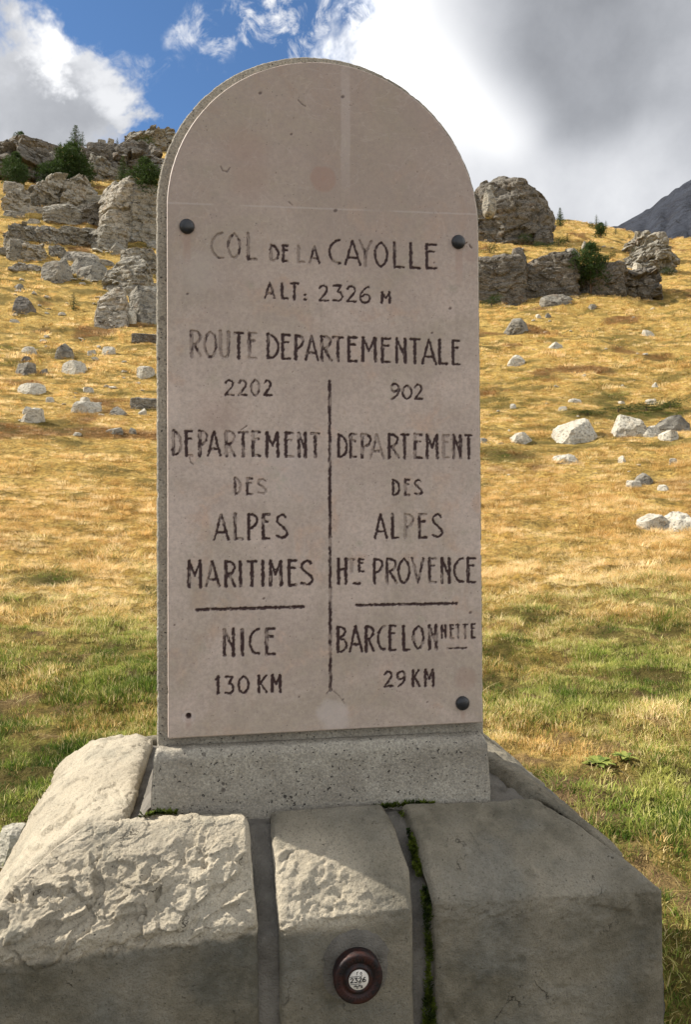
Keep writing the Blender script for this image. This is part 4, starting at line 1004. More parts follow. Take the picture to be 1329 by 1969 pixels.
OC = dict(name='rock_outcrop', cat='rock outcrop')
R = [
 # ---- left skyline and cliff bands
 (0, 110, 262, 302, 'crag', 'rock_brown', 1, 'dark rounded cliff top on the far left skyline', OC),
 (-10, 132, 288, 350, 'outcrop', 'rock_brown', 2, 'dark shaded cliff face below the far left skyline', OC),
 (48, 148, 294, 346, 'crag', 'rock_grey', 3, 'grey cliff left of the widest dark pine', OC),
 (220, 350, 258, 292, 'outcrop', 'rock_grey', 4, 'cracked cliff top on the skyline beside the slab', OC),
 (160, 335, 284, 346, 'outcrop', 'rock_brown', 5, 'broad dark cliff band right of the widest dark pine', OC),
 (160, 228, 314, 348, 'outcrop', 'rock_grey', 501, 'low grey rock shelf at the foot of the dark cliff band', OC),
 (8, 54, 366, 406, 'outcrop', 'rock_pale', 6, 'pale split rock at the left edge under the pines', OC),
 (50, 146, 352, 396, 'outcrop', 'rock_pale', 7, 'pale cracked cliff below the widest dark pine', OC),
 (128, 176, 344, 372, 'outcrop', 'rock_pale', 71, 'small pale ledge under the right end of the pines', OC),
 (116, 174, 364, 404, 'outcrop', 'rock_pale', 8, 'smooth pale sloping rock in the middle of the left cliffs', OC),
 (156, 200, 376, 402, 'block', 'rock_grey', 9, 'small squared grey block left of the big pillar rock', OC),
 (196, 322, 362, 458, 'block', 'rock_pale', 10, 'big pillared pale cliff block beside the slab', OC),
 (236, 330, 372, 462, 'block', 'rock_grey', 1001, 'darker grey flank of the pillared cliff block against the slab', OC),
 (86, 158, 400, 430, 'block', 'rock_grey', 11, 'long low squared ledge in the left cliffs', OC),
 (150, 206, 400, 432, 'outcrop', 'rock_brown', 111, 'brownish crumbling ledge left of the pillared block', OC),
 (14, 80, 438, 460, 'outcrop', 'rock_grey', 12, 'grey broken rock mass at the left edge in mid slope', OC),
 (72, 126, 440, 470, 'outcrop', 'rock_grey', 13, 'grey stepped rock in the middle of the left slope', OC),
 (118, 178, 438, 472, 'outcrop', 'rock_grey', 14, 'rounded cracked grey rock right of the stepped rock', OC),
 (176, 242, 446, 482, 'block', 'rock_grey', 15, 'squared blocks at the foot of the pillared cliff', OC),
 (14, 46, 466, 500, 'block', 'rock_grey', 16, 'upright dark-sided block at the left edge', OC),
 (40, 92, 468, 502, 'outcrop', 'rock_pale', 17, 'pale leaning slab next to the upright block at the left edge', OC),
 (96, 126, 468, 494, 'outcrop', 'rock_grey', 18, 'small rounded pale rock in the grass under the cliffs', OC),
 # ---- left mid slope
 (82, 150, 510, 544, 'slab', 'rock_grey', 20, 'long flat-topped grey boulder left of the broken slabs', {}),
 (140, 205, 500, 530, 'slab', 'rock_grey', 21, 'layered slab pile above the small green sapling', OC),
 (150, 200, 514, 540, 'slab', 'rock_grey', 22, 'lower flat slab behind the small green sapling', {}),
 (112, 132, 492, 516, 'boulder', 'rock_grey', 23, 'small dark pointed boulder on the slab pile', {}),
 (208, 249, 470, 489, 'slab', 'rock_grey', 24, 'tilted flat boulder under the squared blocks', {}),
 (232, 325, 478, 524, 'crag', 'rock_grey', 25, 'upper tier of the big grey outcrop beside the slab', OC),
 (205, 312, 500, 566, 'crag', 'rock_grey', 26, 'middle tier of the big grey outcrop beside the slab', OC),
 (174, 262, 556, 630, 'crag', 'rock_pale', 27, 'pale rough lower left face of the big outcrop beside the slab', OC),
 (226, 350, 536, 622, 'boulder', 'rock_grey', 28, 'huge smooth grey boulder half hidden by the slab', {}),
 (238, 264, 594, 624, 'boulder', 'rock_small', 29, 'pale wedge-shaped stone standing against the huge boulder', {}),
 (288, 312, 590, 616, 'boulder', 'rock_small', 30, 'pale pointed stone touching the left edge of the slab', {}),
 (16, 66, 568, 600, 'boulder', 'rock_brown', 31, 'dark rounded boulder at the left edge of the slope', {}),
 (26, 47, 543, 557, 'boulder', 'rock_grey', 32, 'small grey boulder above the dark rounded boulder', {}),
 (106, 147, 660, 688, 'boulder', 'rock_grey', 33, 'grey faceted boulder alone in golden grass', {}),
 (255, 312, 644, 657, 'block', 'rock_brown', 34, 'dark box-shaped ledge beside the slab', {}),
 (40, 69, 668, 680, 'slab', 'rock_small', 35, 'low pale stone left of the grey faceted boulder', {}),
 (192, 222, 668, 682, 'slab', 'rock_small', 36, 'flat white tilted stone right of the grey faceted boulder', {}),
 (168, 188, 669, 684, 'boulder', 'rock_small', 37, 'small grey-white stone between the faceted boulder and the flat white one', {}),
 (27, 78, 695, 721, 'boulder', 'rock_grey', 38, 'dark-topped cracked boulder near the left edge', {}),
 (74, 94, 708, 720, 'boulder', 'rock_brown', 39, 'small dark stone touching the cracked boulder', {}),
 (120, 171, 696, 720, 'slab', 'rock_small', 40, 'white split slab in mid slope', {}),
 (262, 298, 706, 727, 'slab', 'rock_small', 41, 'pale flat stone close to the left side of the slab', {}),
 (276, 292, 704, 715, 'boulder', 'rock_brown', 411, 'small dark stone lying on the pale flat stone', {}),
 (36, 86, 738, 757, 'slab', 'rock_small', 42, 'low pale hump-backed stone with a dark right end', {}),
 (151, 172, 764, 776, 'slab', 'rock_small', 43, 'small flat stone with a dark face above the long pale slabs', {}),
 (137, 198, 774, 794, 'slab', 'rock_small', 44, 'long pale slab lying in the grass', {}),
 (208, 244, 780, 798, 'boulder', 'rock_grey', 45, 'brown-grey stone in reddish plants', {}),
 (252, 306, 768, 785, 'block', 'rock_grey', 46, 'long grey ledge stone touching the left edge of the slab', {}),
 (42, 88, 786, 813, 'slab', 'rock_small', 47, 'large white rounded slab low on the left', {}),
 (40, 62, 782, 797, 'boulder', 'rock_small', 48, 'small grey stone on top of the large white rounded slab', {}),
 (266, 284, 784, 799, 'boulder', 'rock_small', 49, 'small pointed stone below the long grey ledge stone', {}),
 (204, 240, 822, 834, 'slab', 'rock_grey', 50, 'half-buried flat grey stone in pale grass', {}),
 (248, 262, 822, 834, 'boulder', 'rock_grey', 51, 'tiny grey stone right of the half-buried flat one', {}),
 (155, 180, 745, 755, 'slab', 'rock_small', 52, 'thin grey-white slab in golden grass', {}),
 (88, 104, 764, 775, 'slab', 'rock_small', 53, 'small low grey stone left of the long pale slabs', {}),
 (40, 62, 686, 695, 'slab', 'rock_brown', 54, 'small dark stone just above the cracked boulder', {}),
 # ---- right
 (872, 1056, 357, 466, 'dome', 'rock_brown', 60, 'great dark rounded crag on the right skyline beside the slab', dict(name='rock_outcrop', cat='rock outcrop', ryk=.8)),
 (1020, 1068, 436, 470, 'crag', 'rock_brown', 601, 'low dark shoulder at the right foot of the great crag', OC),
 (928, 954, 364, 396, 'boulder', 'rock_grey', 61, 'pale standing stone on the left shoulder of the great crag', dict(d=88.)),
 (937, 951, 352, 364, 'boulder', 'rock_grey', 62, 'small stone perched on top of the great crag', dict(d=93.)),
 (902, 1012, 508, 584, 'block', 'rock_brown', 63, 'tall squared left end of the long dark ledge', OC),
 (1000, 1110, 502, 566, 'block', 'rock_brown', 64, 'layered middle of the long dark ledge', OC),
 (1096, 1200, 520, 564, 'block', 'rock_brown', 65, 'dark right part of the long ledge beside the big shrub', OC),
 (1150, 1285, 518, 566, 'outcrop', 'rock_brown', 66, 'sloping right end of the long dark ledge', OC),
 (948, 982, 488, 508, 'boulder', 'rock_grey', 67, 'grey boulder on the left of the ledge top', {}),
 (979, 1012, 478, 498, 'boulder', 'rock_brown', 68, 'dark angular boulder behind the ledge top', {}),
 (1080, 1122, 476, 498, 'boulder', 'rock_grey', 69, 'rounded grey boulder left of the big shrub', {}),
 (1118, 1132, 464, 480, 'boulder', 'rock_grey', 70, 'small upright stone peeping over the big shrub', {}),
 (1060, 1074, 490, 500, 'boulder', 'rock_small', 710, 'small pale stone on the middle of the ledge top', {}),
 (1192, 1262, 458, 492, 'outcrop', 'rock_grey', 72, 'upper layers of the striped outcrop on the right', OC),
 (1200, 1290, 474, 522, 'outcrop', 'rock_grey', 73, 'lower layers of the striped outcrop on the right', OC),
 (1216, 1238, 505, 524, 'boulder', 'rock_small', 74, 'pale pointed stone on the right end of the ledge', {}),
 (1244, 1286, 449, 460, 'slab', 'rock_grey', 75, 'low rock on the grassy right skyline', {}),
 (1040, 1103, 568, 586, 'slab', 'rock_grey', 76, 'long low slab in grass under the ledge', {}),
 (1128, 1153, 583, 595, 'boulder', 'rock_grey', 77, 'small rounded grey boulder under the big shrub', {}),
 (966, 1024, 616, 641, 'boulder', 'rock_grey', 78, 'dark broken boulder in grass right of the slab', {}),
 (1054, 1084, 656, 671, 'boulder', 'rock_small', 79, 'low grey stone with dark shadow in the golden slope', {}),
 (972, 1014, 681, 703, 'boulder', 'rock_small', 80, 'white faceted boulder right of the slab', {}),
 (1231, 1258, 631, 646, 'boulder', 'rock_small', 81, 'small bright white boulder on the right slope', {}),
 (1029, 1042, 602, 613, 'boulder', 'rock_small', 82, 'left one of two small stones above the dark broken boulder', {}),
 (1047, 1062, 602, 612, 'boulder', 'rock_grey', 83, 'right one of two small stones above the dark broken boulder', {}),
 (1253, 1266, 735, 745, 'boulder', 'rock_small', 84, 'tiny grey stone low on the right slope', {}),
 (1050, 1170, 806, 852, 'boulder', 'rock_small', 85, 'broad pale boulder, largest of the right-hand group', dict(n=64)),
 (1168, 1242, 789, 842, 'boulder', 'rock_small', 86, 'tall peaked pale boulder in the right-hand group', dict(n=56)),
 (1232, 1274, 816, 840, 'boulder', 'rock_small', 87, 'low cracked boulder right of the peaked one', {}),
 (1262, 1330, 798, 832, 'boulder', 'rock_grey', 88, 'grey flat-topped boulder at the right edge', {}),
 (1266, 1312, 820, 848, 'boulder', 'rock_small', 89, 'pale wedge boulder in front of the flat-topped one at the right edge', {}),
 (976, 1028, 830, 853, 'boulder', 'rock_small', 90, 'small pale rock with brown streaks left of the broad boulder', {}),
 (1064, 1114, 870, 892, 'boulder', 'rock_small', 91, 'flat grey stone sunk in grass below the broad boulder', {}),
 (1220, 1256, 908, 932, 'boulder', 'rock_grey', 92, 'grey knobbly stone at the lower right', {}),
 (1202, 1240, 920, 939, 'boulder', 'rock_small', 93, 'pale lichened stone leaning on the grey knobbly one', {}),
 (1263, 1289, 930, 945, 'boulder', 'rock_small', 94, 'small rounded pale stone near the right edge', {}),
 (1228, 1284, 986, 1020, 'slab', 'rock_small', 95, 'low white slab at the right edge, nearest on that side', {}),
 (1276, 1340, 983, 1020, 'boulder', 'rock_small', 96, 'white rounded stone cut by the right edge', {}),
 (918, 938, 840, 852, 'boulder', 'rock_grey', 97, 'small grey stone touching the right side of the slab', {}),
 (1190, 1206, 876, 890, 'boulder', 'rock_small', 98, 'small stone in grass below the peaked boulder', {}),
 (1284, 1304, 882, 893, 'slab', 'rock_small', 99, 'small flat stone near the right edge below the boulder group', {}),
 (1094, 1122, 767, 775, 'slab', 'rock_small', 990, 'thin pale slab above the broad boulder', {}),
 (980, 994, 776, 786, 'boulder', 'rock_small', 991, 'small pale stone right of the slab above the boulders', {}),
 (1075, 1092, 782, 790, 'slab', 'rock_small', 992, 'low pinkish stone between thin slab and broad boulder', {}),
 (1242, 1266, 768, 777, 'slab', 'rock_small', 993, 'flat pale stone in the dark green patch', {}),
 (1190, 1204, 770, 777, 'slab', 'rock_small', 994, 'small flat stone at the left of the dark green patch', {}),
]
for x0, x1, yt, yb, kind, mat, seed, label, kw in R:
    rock(x0, x1, yt, yb, kind, mat, seed, label, **kw)
rgo = random.Random(12)
i = 0
for y_ in (350, 372, 396, 416, 438, 458, 478, 498, 516):
    x_ = 24-rgo.uniform(0, 30)
    while x_ < 300:
        w_ = rgo.uniform(28, 78); h_ = rgo.uniform(7, 15)
        if rgo.random() < (.55 if y_ < 490 else .3) and not (x_ > 185 and 370 < y_ < 450):
            cy_ = y_+rgo.uniform(-7, 7)
            rock(x_, x_+w_, cy_-h_, cy_, rgo.choice(['outcrop', 'block', 'slab', 'block']), rgo.choice(['rock_pale', 'rock_grey', 'rock_pale']), 800+i,
                 'broken grey rock ledge among the left cliffs, grass above and below it', group='broken ledges of the left cliffs', name='rock_outcrop', cat='rock outcrop')
            i += 1
        x_ += w_*rgo.uniform(.7, 1.25)
rock(188, 202, 270, 284, 'block', 'rock_grey', 301, 'larger of two squared blocks standing on the left skyline', d=128.)
rock(207, 217, 266, 279, 'block', 'rock_grey', 302, 'smaller tilted block standing on the left skyline', d=128., tilt=.25)
rock(-14, 58, 1588, 1665, 'slab', 'rock_small', 303, 'flat pale stone on the ground at the left foot of the base', sink=.3)

# scattered small stones: a few shared shapes, one object each
SM = [rock_mesh(1, .8, .55, 9, 'boulder' if k % 2 else 'slab', 400+k) for k in range(8)]
for me in SM: me.materials.append(M['rock_small'])
def scatter_stones(n, x0, x1, y0, y1, s0, s1, label, group, seed):
    rg = np.random.default_rng(seed)
    for _ in range(n):
        px, py = rg.uniform(x0, x1), rg.uniform(y0, y1); h = hit(px, py)
        if h is None: continue
        s = rg.uniform(s0, s1)*(rg.random()**.8+.4)/FPX*depth(h)/2
        o = link('stone', SM[rg.integers(8)]); o.location = h+np.array([0, 0, s*.12]); o.scale = (s, s*rg.uniform(.6, 1.1), s*rg.uniform(.35, .9))
        o.rotation_euler = (rg.uniform(-.2, .2), rg.uniform(-.2, .2), rg.uniform(0, 6.28))
        tag(o, label, 'stone', group)
scatter_stones(46, 24, 300, 440, 620, 8, 18, 'small pale stone strewn on the steep grassy slope below the left cliffs', 'small stones below the left cliffs', 5)
scatter_stones(40, 24, 300, 640, 840, 7, 15, 'small pale stone strewn in golden grass left of the slab', 'small stones in the grass left of the slab', 6)
scatter_stones(22, 930, 1305, 585, 780, 5, 10, 'small pale stone strewn in golden grass right of the slab', 'small stones in the grass right of the slab', 8)
scatter_stones(12, 930, 1305, 790, 960, 6, 12, 'small pale stone strewn around the pale boulders at the right', 'small stones round the right-hand boulders', 9)
scatter_stones(14, 940, 1290, 470, 520, 5, 13, 'small loose stone lying behind or on the long dark ledge', 'loose stones on the long ledge', 10)

# ------------------------------------------------------------------ conifers
def conifer_meshes(kind, seed):
    """unit height, unit width crown; returns trunk and crown meshes"""
    rg = np.random.default_rng(seed); V = []; T = []; tip = []
    def clump(c, L, out, sh):
        for _ in range(5):
            d = out*rg.uniform(.3, 1.1)+rg.normal(0, .55, 3); d[2] *= .8; d /= np.linalg.norm(d)+1e-9
            s = np.cross(d, rg.normal(size=3)); s /= np.linalg.norm(s)+1e-9; l = L*rg.uniform(.6, 1.3); w = l*.16
            b = c+rg.normal(0, L*.28, 3); k = len(V)
            V.extend([b-s*w, b+s*w, b+d*l]); T.append((k, k+1, k+2)); q = sh+rg.uniform(-.2, .25); tip.extend([q*.6, q*.6, q])
    limbs = []
    if kind in ('spire', 'slender'):
        nl = 24 if kind == 'spire' else 16
        for i in range(nl):
            h = .05+.93*(i/nl)**.95; R = .5*(1-h)**.85*(1.0 if i > 2 else .85)+.02
            nb = rg.integers(6, 9) if kind == 'spire' else rg.integers(4, 6)
            for a in rg.uniform(0, 6.28)+np.arange(nb)*6.28/nb:
                a += rg.normal(0, .22); r = R*rg.uniform(.62, 1.12); up = rg.uniform(-.16, .08)
                limbs.append((h, a, r, up)); m = max(int(r*26), 2)
                for j in range(m):
                    t = (j+.7)/m; c = np.array([math.cos(a)*r*t, math.sin(a)*r*t, h+r*t*up-.05*t*t*R+rg.normal(0, .006)])
                    clump(c, .05*(1-.4*h), np.array([math.cos(a), math.sin(a), .25]), .15+.75*t)
    else:
        n = 1500 if kind == 'bush' else 420
        lobes = [(rg.uniform(-.3, .3), rg.uniform(-.3, .3), rg.uniform(.15, .72), rg.uniform(.16, .30)) for _ in range(14)]
        if kind == 'bush': lobes += [(0, 0, .85, .13), (.02, 0, .92, .08)]
        for i in range(n):
            lx, ly, lz, lr = lobes[rg.integers(len(lobes))]; k = 1.15-.75*lz
            d = rg.normal(size=3); d /= np.linalg.norm(d); r = lr*rg.uniform(.45, 1.05)**.6
            c = np.array([lx*k+d[0]*r, ly*k+d[1]*r, max(lz+d[2]*r*.8, .02)])
            clump(c, .052, d+np.array([0, 0, .6]), .1+.55*(r/lr)+.25*d[2])
        for _ in range(9): limbs.append((rg.uniform(.05, .4), rg.uniform(0, 6.28), rg.uniform(.2, .4), rg.uniform(.3, .9)))
    crown = mesh_np('crown', np.array(V), np.array(T), False, dict(tip=np.clip(tip, 0, 1)))
    # trunk with tapering limbs
    TV = []; TQ = []
    def tube(a, b, r0, r1, n=6):
        a, b = np.array(a, float), np.array(b, float); d = b-a; d /= np.linalg.norm(d); u = np.cross(d, (.3, .9, .1)); u /= np.linalg.norm(u); w = np.cross(d, u); k = len(TV)
        for c, r in ((a, r0), (b, r1)):
            for i in range(n): t = 6.2832*i/n; TV.append(c+u*r*math.cos(t)+w*r*math.sin(t))
        for i in range(n): j = (i+1) % n; TQ.append((k+i, k+j, k+n+j, k+n+i))
    top = .97 if kind in ('spire', 'slender') else .7
    tube((0, 0, -.05), (.004, 0, top*.5), .022, .014); tube((.004, 0, top*.5), (0, 0, top), .014, .003)
    for h, a, r, up in limbs[::3]: tube((0, 0, h), (math.cos(a)*r*.85, math.sin(a)*r*.85, h+up*r*.85), .005, .0015, 4)
    return mesh_np('trunk', np.array(TV), np.array(TQ)), crown
TREE = {}
for k, s in (('spire', 1), ('slender', 2), ('bush', 3), ('shrub', 4), ('bush2', 5), ('spire2', 6)):
    t, c = conifer_meshes(k.rstrip('2'), 600+s); t.materials.append(M['bark']); c.materials.append(M['needles']); TREE[k] = (t, c)
def tree(px, yb, wpx, hpx, kind, label, d=None, lean=0, group=None, name='pine_tree', cat='pine tree', drop=0):
    yb += drop; hpx += drop
    if d is None:
        yy = yb; h = hit(px, yy)
        while h is None: yy += 2; h = hit(px, yy)
        if yy > yb: v = px_dir(px, yb); h = EYE+v*(np.hypot(h[0], h[1])/math.hypot(v[0], v[1]))
    else: v = px_dir(px, yb); h = EYE+v*(d/math.hypot(v[0], v[1]))
    s = depth(h)/FPX; q = {'bush': 1.45, 'bush2': 1.45, 'shrub': 1.3, 'slender': 1.3}.get(kind, 1.2); wpx *= q; hpx *= 1.08 if q > 1.4 else 1.0
    r = link(name, None, loc=h); r.rotation_euler = (0, lean, px*1.7); r.scale = (wpx*s, wpx*s, hpx*s)
    tag(r, label, cat, group)
    t, c = TREE[kind]; link('trunk', t, parent=r); link('crown', c, parent=r)
TR = [
 (145, 300, 42, 62, 'spire', 'tall dark pine with a pointed top rising above the left skyline', {}),
 (158, 298, 22, 46, 'slender', 'thin paler pine growing against the right side of the tall skyline pine', {}),
 (138, 350, 80, 68, 'bush', 'wide dark dense pine below the tall skyline pine', dict(drop=9)),
 (104, 350, 56, 36, 'bush2', 'low spreading pine at the left foot of the wide dark pine', dict(drop=9)),
 (168, 350, 34, 24, 'shrub', 'small low pine at the right foot of the wide dark pine', dict(drop=9)),
 (236, 345, 30, 48, 'spire2', 'small pointed pine in front of the dark cliff band', dict(drop=9)),
 (279, 380, 62, 72, 'bush', 'broad dark pine standing on top of the pillared cliff block', dict(d=77.)),
 (30, 354, 46, 56, 'bush2', 'dark pine cut by the left edge of the picture', dict(drop=9)),
 (40, 294, 26, 38, 'bush', 'small dark pine on the far left cliff top', {}),
 (277, 288, 40, 24, 'shrub', 'low rounded pine bush on the cliff top next to the slab', dict(d=118.)),
 (141, 598, 26, 38, 'slender', 'tiny green pine sapling on the open grass of the left slope', {}),
 (225, 278, 9, 14, 'slender', 'tiny pine between the skyline blocks and the cliff top', dict(d=125.)),
 (116, 282, 9, 10, 'slender', 'tiny pine on the skyline left of the tall pine', {}),
 (194, 348, 22, 14, 'shrub', 'bright green low bush under the dark cliff band', {}),
 (1078, 436, 22, 38, 'spire', 'lone pointed pine on the right skyline', {}),
 (1148, 440, 16, 28, 'slender', 'thin pale pine, tallest of the skyline group on the right', {}),
 (1140, 441, 14, 15, 'shrub', 'low bush left of the thin pale skyline pine', {}),
 (1156, 458, 24, 28, 'bush', 'dark round pine in front of the skyline group on the right', {}),
 (1166, 441, 12, 17, 'slender', 'short pine right of the thin pale skyline pine', {}),
 (1185, 452, 11, 14, 'slender', 'tiny pine on the grassy slope below the right skyline', {}),
 (1211, 459, 8, 10, 'slender', 'tiny pine highest up the far right slope', {}),
 (1137, 566, 68, 92, 'bush', 'big dense dark green pine shrub in front of the long ledge', {}),
 (1222, 508, 26, 36, 'slender', 'pale green young pine in front of the striped outcrop', {}),
 (1008, 472, 30, 20, 'shrub', 'green bush at the foot of the great crag', {}),
 (938, 458, 34, 16, 'shrub', 'green bush between the great crag and the slab', {}),
 (942, 488, 30, 18, 'shrub', 'low green bush beside the slab above the long ledge', {}),
 (1075, 474, 30, 18, 'shrub', 'low green bush at the right foot of the great crag', {}),
 (1092, 466, 18, 18, 'slender', 'small pale pine on the grass right of the great crag', {}),
 (1175, 497, 20, 14, 'shrub', 'small green bush right of the big pine shrub', {}),
 (1288, 530, 28, 16, 'shrub', 'green bush at the lower right of the striped outcrop', {}),
 (946, 590, 38, 24, 'shrub', 'dark green bush at the foot of the long ledge beside the slab', {}),
 (1190, 793, 60, 15, 'shrub', 'low dark mat of juniper behind the tall peaked pale boulder', {}),
 (1244, 790, 64, 17, 'shrub', 'low dark mat of juniper behind the grey flat-topped boulder, right of the peaked one', {}),
 (1290, 786, 56, 20, 'shrub', 'low dark juniper mat cut by the right edge above the pale boulders', {}),
 (1132, 798, 50, 12, 'shrub', 'low olive juniper mat behind the broad pale boulder', {}),
 (1240, 564, 24, 22, 'shrub', 'dark bush in front of the right end of the long ledge', {}),
 (1040, 478, 26, 14, 'shrub', 'flat green bush in front of the middle of the great crag', {}),
]
for px, yb, w, h, kind, label, kw in TR:
    low = kind == 'shrub'
    tree(px, yb, w, h, kind, label, name='shrub' if low else 'pine_tree', cat='shrub' if low else 'pine tree', **kw)

# ------------------------------------------------------------------ grass (instanced tufts)
TPL = bpy.data.collections.new('grass_templates')
def tuft(name, n, spread, L0, L1, w, lean, curl, seed, seg=3):
    rg = np.random.default_rng(seed); V = []; Q = []; T = []; B = []
    for _ in range(n):
        a = rg.uniform(0, 6.28); r = spread*math.sqrt(rg.random()); b = np.array([r*math.cos(a), r*math.sin(a), -.01])
        a2 = a+rg.normal(0, .8); out = np.array([math.cos(a2), math.sin(a2), 0])*rg.uniform(.1, 1)*curl+np.array(lean)*rg.uniform(.4, 1.3)
        L = rg.uniform(L0, L1); d = np.array([out[0]*.45, out[1]*.45, 1.0]); d /= np.linalg.norm(d); g = rg.random()
        side = np.array([math.cos(a+1.3), math.sin(a+1.3), 0]); p = b.copy(); k = len(V); ww = w*rg.uniform(.6, 1.3)
        for s in range(seg):
            q = ww*(1-s/seg*.7); V += [p-side*q/2, p+side*q/2]; B += [g, g]
            p = p+d*L/seg; d = d+out*.55; d[2] = max(d[2]-.12*curl, -.15); d /= np.linalg.norm(d)
        V.append(p); B.append(g)
        for s in range(seg-1): Q.append((k+2*s, k+2*s+1, k+2*s+3, k+2*s+2))
        T.append((k+2*seg-2, k+2*seg-1, k+2*seg))
    me = mesh_np(name, np.array(V), [np.array(Q), np.array(T)], False, dict(blade=B)); me.materials.append(M['grass'])
    o = bpy.data.objects.new(name, me); return o
def template_collection(name, objs):
    c = bpy.data.collections.new(name)
    for o in objs: c.objects.link(o)
    return c
LAWN = template_collection('lawn_tufts', [tuft('tuft_a%d' % k, 34, .075, .025, .075, .0050, (.35*math.cos(k*1.6), .35*math.sin(k*1.6), 0), 1.5, 700+k, 2) for k in range(4)])
STRAW = template_collection('straw_tufts', [tuft('tuft_b%d' % k, 30, .12, .08, .28, .0046, (.75*math.cos(k-1.2), .75*math.sin(k-1.2), 0), 1.3, 720+k) for k in range(4)])
TUSS = template_collection('tussock_tufts', [tuft('tuft_c%d' % k, 46, .19, .10, .26, .009, (.6*math.cos(k*1.5-1), .6*math.sin(k*1.5-1), 0), 1.2, 740+k, 2) for k in range(3)])
FAR = template_collection('far_tufts', [tuft('tuft_d%d' % k, 40, .36, .16, .34, .030, (.25, 0, 0), .8, 760+k, 2) for k in range(3)])
def scatter_group(coll):
    g = bpy.data.node_groups.new('scatter', 'GeometryNodeTree')
    g.interface.new_socket('Geometry', in_out='INPUT', socket_type='NodeSocketGeometry'); g.interface.new_socket('Geometry', in_out='OUTPUT', socket_type='NodeSocketGeometry')
    n = g.nodes; l = g.links; gi = n.new('NodeGroupInput'); go = n.new('NodeGroupOutput')
    ip = n.new('GeometryNodeInstanceOnPoints'); ci = n.new('GeometryNodeCollectionInfo'); ci.inputs[0].default_value = coll; ci.inputs[1].default_value = True; ci.inputs[2].default_value = True
    ip.inputs['Pick Instance'].default_value = True
    def na(nm, t): a = n.new('GeometryNodeInputNamedAttribute'); a.data_type = t; a.inputs[0].default_value = nm; return a.outputs[0]
    l.new(gi.outputs[0], ip.inputs['Points']); l.new(ci.outputs[0], ip.inputs['Instance'])
    l.new(na('rot', 'FLOAT_VECTOR'), ip.inputs['Rotation']); l.new(na('siz', 'FLOAT_VECTOR'), ip.inputs['Scale']); l.new(ip.outputs[0], go.inputs[0])
    return g
def scatter(name, coll, d0, d1, az0, az1, dens, smin, smax, label, seed, keepf=None, hk=1.0, spin=6.28, fq=3.0, gap=.25):
    rg = np.random.default_rng(seed)
    area = math.radians(az1-az0)/2*(d1*d1-d0*d0); n = int(area*dens)
    d = np.sqrt(rg.uniform(d0*d0, d1*d1, n)); az = np.radians(rg.uniform(az0, az1, n)); x, y = d*np.sin(az), d*np.cos(az)
    ok = ~((x > -.60) & (x < 1.06) & (y > 1.58) & (y < 2.68)) & (y > .85)
    g, r, dk = fields(x, y)
    if keepf is not None: ok &= rg.random(n) < keepf(x, y, d, g, r, dk)
    ok &= fbm(P3(x*fq, y*fq*1.3), 3, 65) > -gap-rg.random(n)*.25
    x, y, d, g, r, dk = [q[ok] for q in (x, y, d, g, r, dk)]; n = len(x)
    z = zfun(x, y); V = np.stack([x, y, z], 1)
    me = bpy.data.meshes.new(name); me.vertices.add(n); me.vertices.foreach_set('co', V.astype(np.float32).ravel())
    tone = np.clip(.5+.50*fbm(P3(x*.8, y*.8), 4, 61)+.45*fbm(P3(x*4.5, y*4.5), 2, 62)+rg.normal(0, .30, n)-.6*dk+.22*np.exp(-((d-11)/3.5)**2), 0, 1)
    for k, v in (('gold', np.clip(g+rg.normal(0, .12, n), 0, 1)), ('rust', r), ('tone', tone)):
        a = me.attributes.new(k, 'FLOAT', 'POINT'); a.data.foreach_set('value', v.astype(np.float32))
    clump = fbm(P3(x*fq, y*fq*1.3), 3, 65)
    s = rg.uniform(smin, smax, n)*(1+.5*clump)*(.8+.5*np.clip(fbm(P3(x*.9, y*.9), 3, 63)+.2, 0, 1)); siz = np.stack([s, s, s*hk*(1-.35*dk)*np.interp(d, [2.5, 4, 6], [.6, .75, 1])], 1)
    rot = np.stack([rg.normal(0, .12, n), rg.normal(0, .12, n), rg.uniform(-spin/2, spin/2, n)], 1)
    for k, v in (('rot', rot), ('siz', siz)):
        a = me.attributes.new(k, 'FLOAT_VECTOR', 'POINT'); a.data.foreach_set('vector', v.astype(np.float32).ravel())
    o = link(name, me); me.materials.append(M['grass']); md = o.modifiers.new('scatter', 'NODES'); md.node_group = scatter_group(coll)
    tag(o, label, 'grass', kind='stuff')
bare = lambda x, y: np.exp(-((x-1.55)/.55)**2-((y-3.6)/.35)**2)
scatter('short_grass', LAWN, 1.2, 9.5, -40, 52, 400, .7, 1.3, 'short green and yellow turf around the foot of the monument', 1,
        lambda x, y, d, g, r, dk: np.clip(1.1-dk*.8-bare(x, y)*.6-.9*sstep(.10, .42, fbm(P3(x*5, y*5), 3, 71)), 0, 1)*np.interp(d, [0, 6, 9.5], [1, 1, .5]))
LONG = template_collection('long_straws', [tuft('tuft_e%d' % k, 7, .09, .14, .36, .0034, (.6-.4*k, -.5+.3*k, 0), 1.5, 780+k, 4) for k in range(4)])
scatter('stray_straws', LONG, 2.4, 10, -36, 46, 9, .5, 1.0, 'single long dry stems lying bent over the short turf', 12,
        lambda x, y, d, g, r, dk: np.clip(.5+fbm(P3(x*1.2, y*1.2), 2, 73)*1.5, 0, 1), hk=.65)
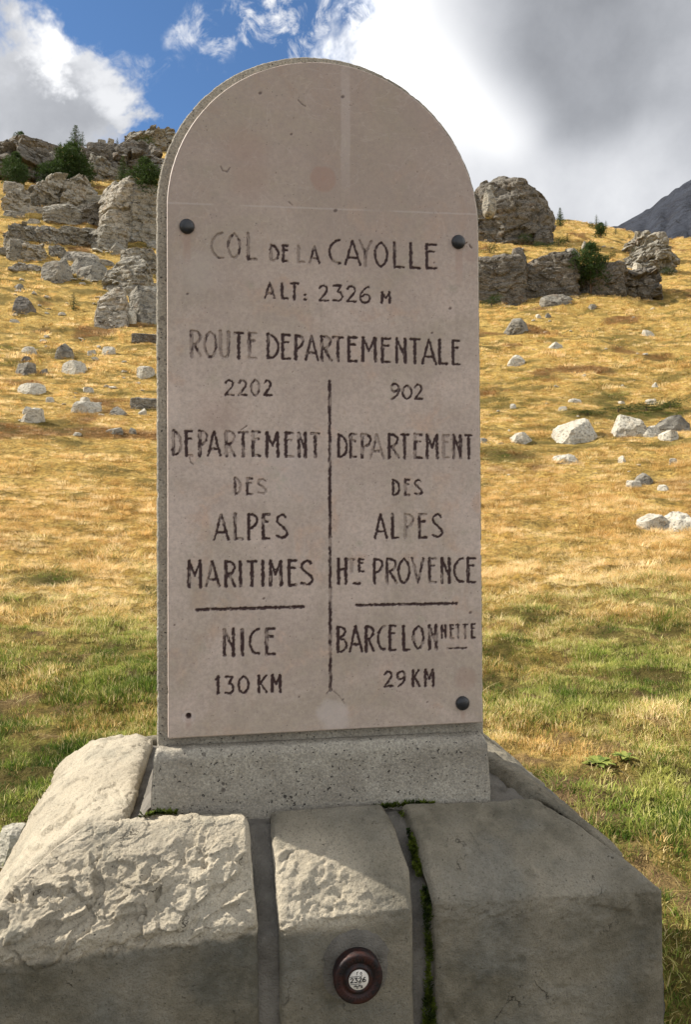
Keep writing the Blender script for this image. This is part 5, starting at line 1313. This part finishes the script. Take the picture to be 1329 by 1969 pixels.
scatter('straw_grass', STRAW, 4.5, 20, -32, 44, 85, .45, 1.0, 'long bent straw-coloured grass behind the short turf', 2,
        lambda x, y, d, g, r, dk: np.interp(d, [4.5, 6, 8.5, 12], [.02, .12, .55, 1.0])*np.clip(.35+g, 0, 1)*(1-dk*.6), hk=.60, spin=6.28, fq=1.9)
scatter('golden_grass', TUSS, 9, 46, -26, 42, 34, .5, 1.0, 'golden tussock grass covering the lower slope', 3,
        lambda x, y, d, g, r, dk: np.interp(d, [9, 15, 24, 46], [.5, 1, 1, .4])*(1-dk*.6), hk=.58, spin=6.28, fq=1.4, gap=.15)
scatter('slope_grass', FAR, 34, 145, -24, 40, 3.4, .55, 1.1, 'ochre grass between the rocks of the upper slope', 4,
        lambda x, y, d, g, r, dk: np.interp(d, [34, 46, 145], [.4, 1, .8])*(1-dk*.6), hk=.6, fq=.5, gap=.12)

def build_weed(px, py, n, L, label, seed):
    h = hit(px, py, 1.5); rg = np.random.default_rng(seed); V = []; Q = []; B = []
    root = link('rosette_plant', None, loc=h); tag(root, label, 'plant')
    for i in range(n):
        a = rg.uniform(0, 6.28); l = L*rg.uniform(.6, 1.2); w = l*.16; d = np.array([math.cos(a), math.sin(a), 0]); sd = np.array([-d[1], d[0], 0]); V = []
        up = rg.uniform(.25, .9)
        for t, ww in ((0, .4), (.25, 1), (.55, 1.1), (.8, .7), (1, .08)):
            c = d*l*t+np.array([0, 0, up*l*(t-t*t*.75)+.01]); V += [c-sd*w*ww, c+np.array([0, 0, -w*.25*ww]), c+sd*w*ww]
        link('leaf', mesh_np('leaf', np.array(V), grid_faces(5, 3), True, dict(blade=[.5]*15)), M['weed'], root)
m_, N_ = material('leaf_green'); M['weed'] = finish(m_, N_, N_.mix(N_.ramp(N_.noise(objco(N_), 30, 3), .35, .65), (.08, .13, .02), (.30, .33, .07)), .7, None, transl=.3)
build_weed(1150, 1472, 26, .10, 'low green leafy rosette on the bare patch right of the base', 1)
build_weed(1205, 1462, 18, .08, 'smaller yellow-green rosette just right of the larger one on the bare patch', 2)
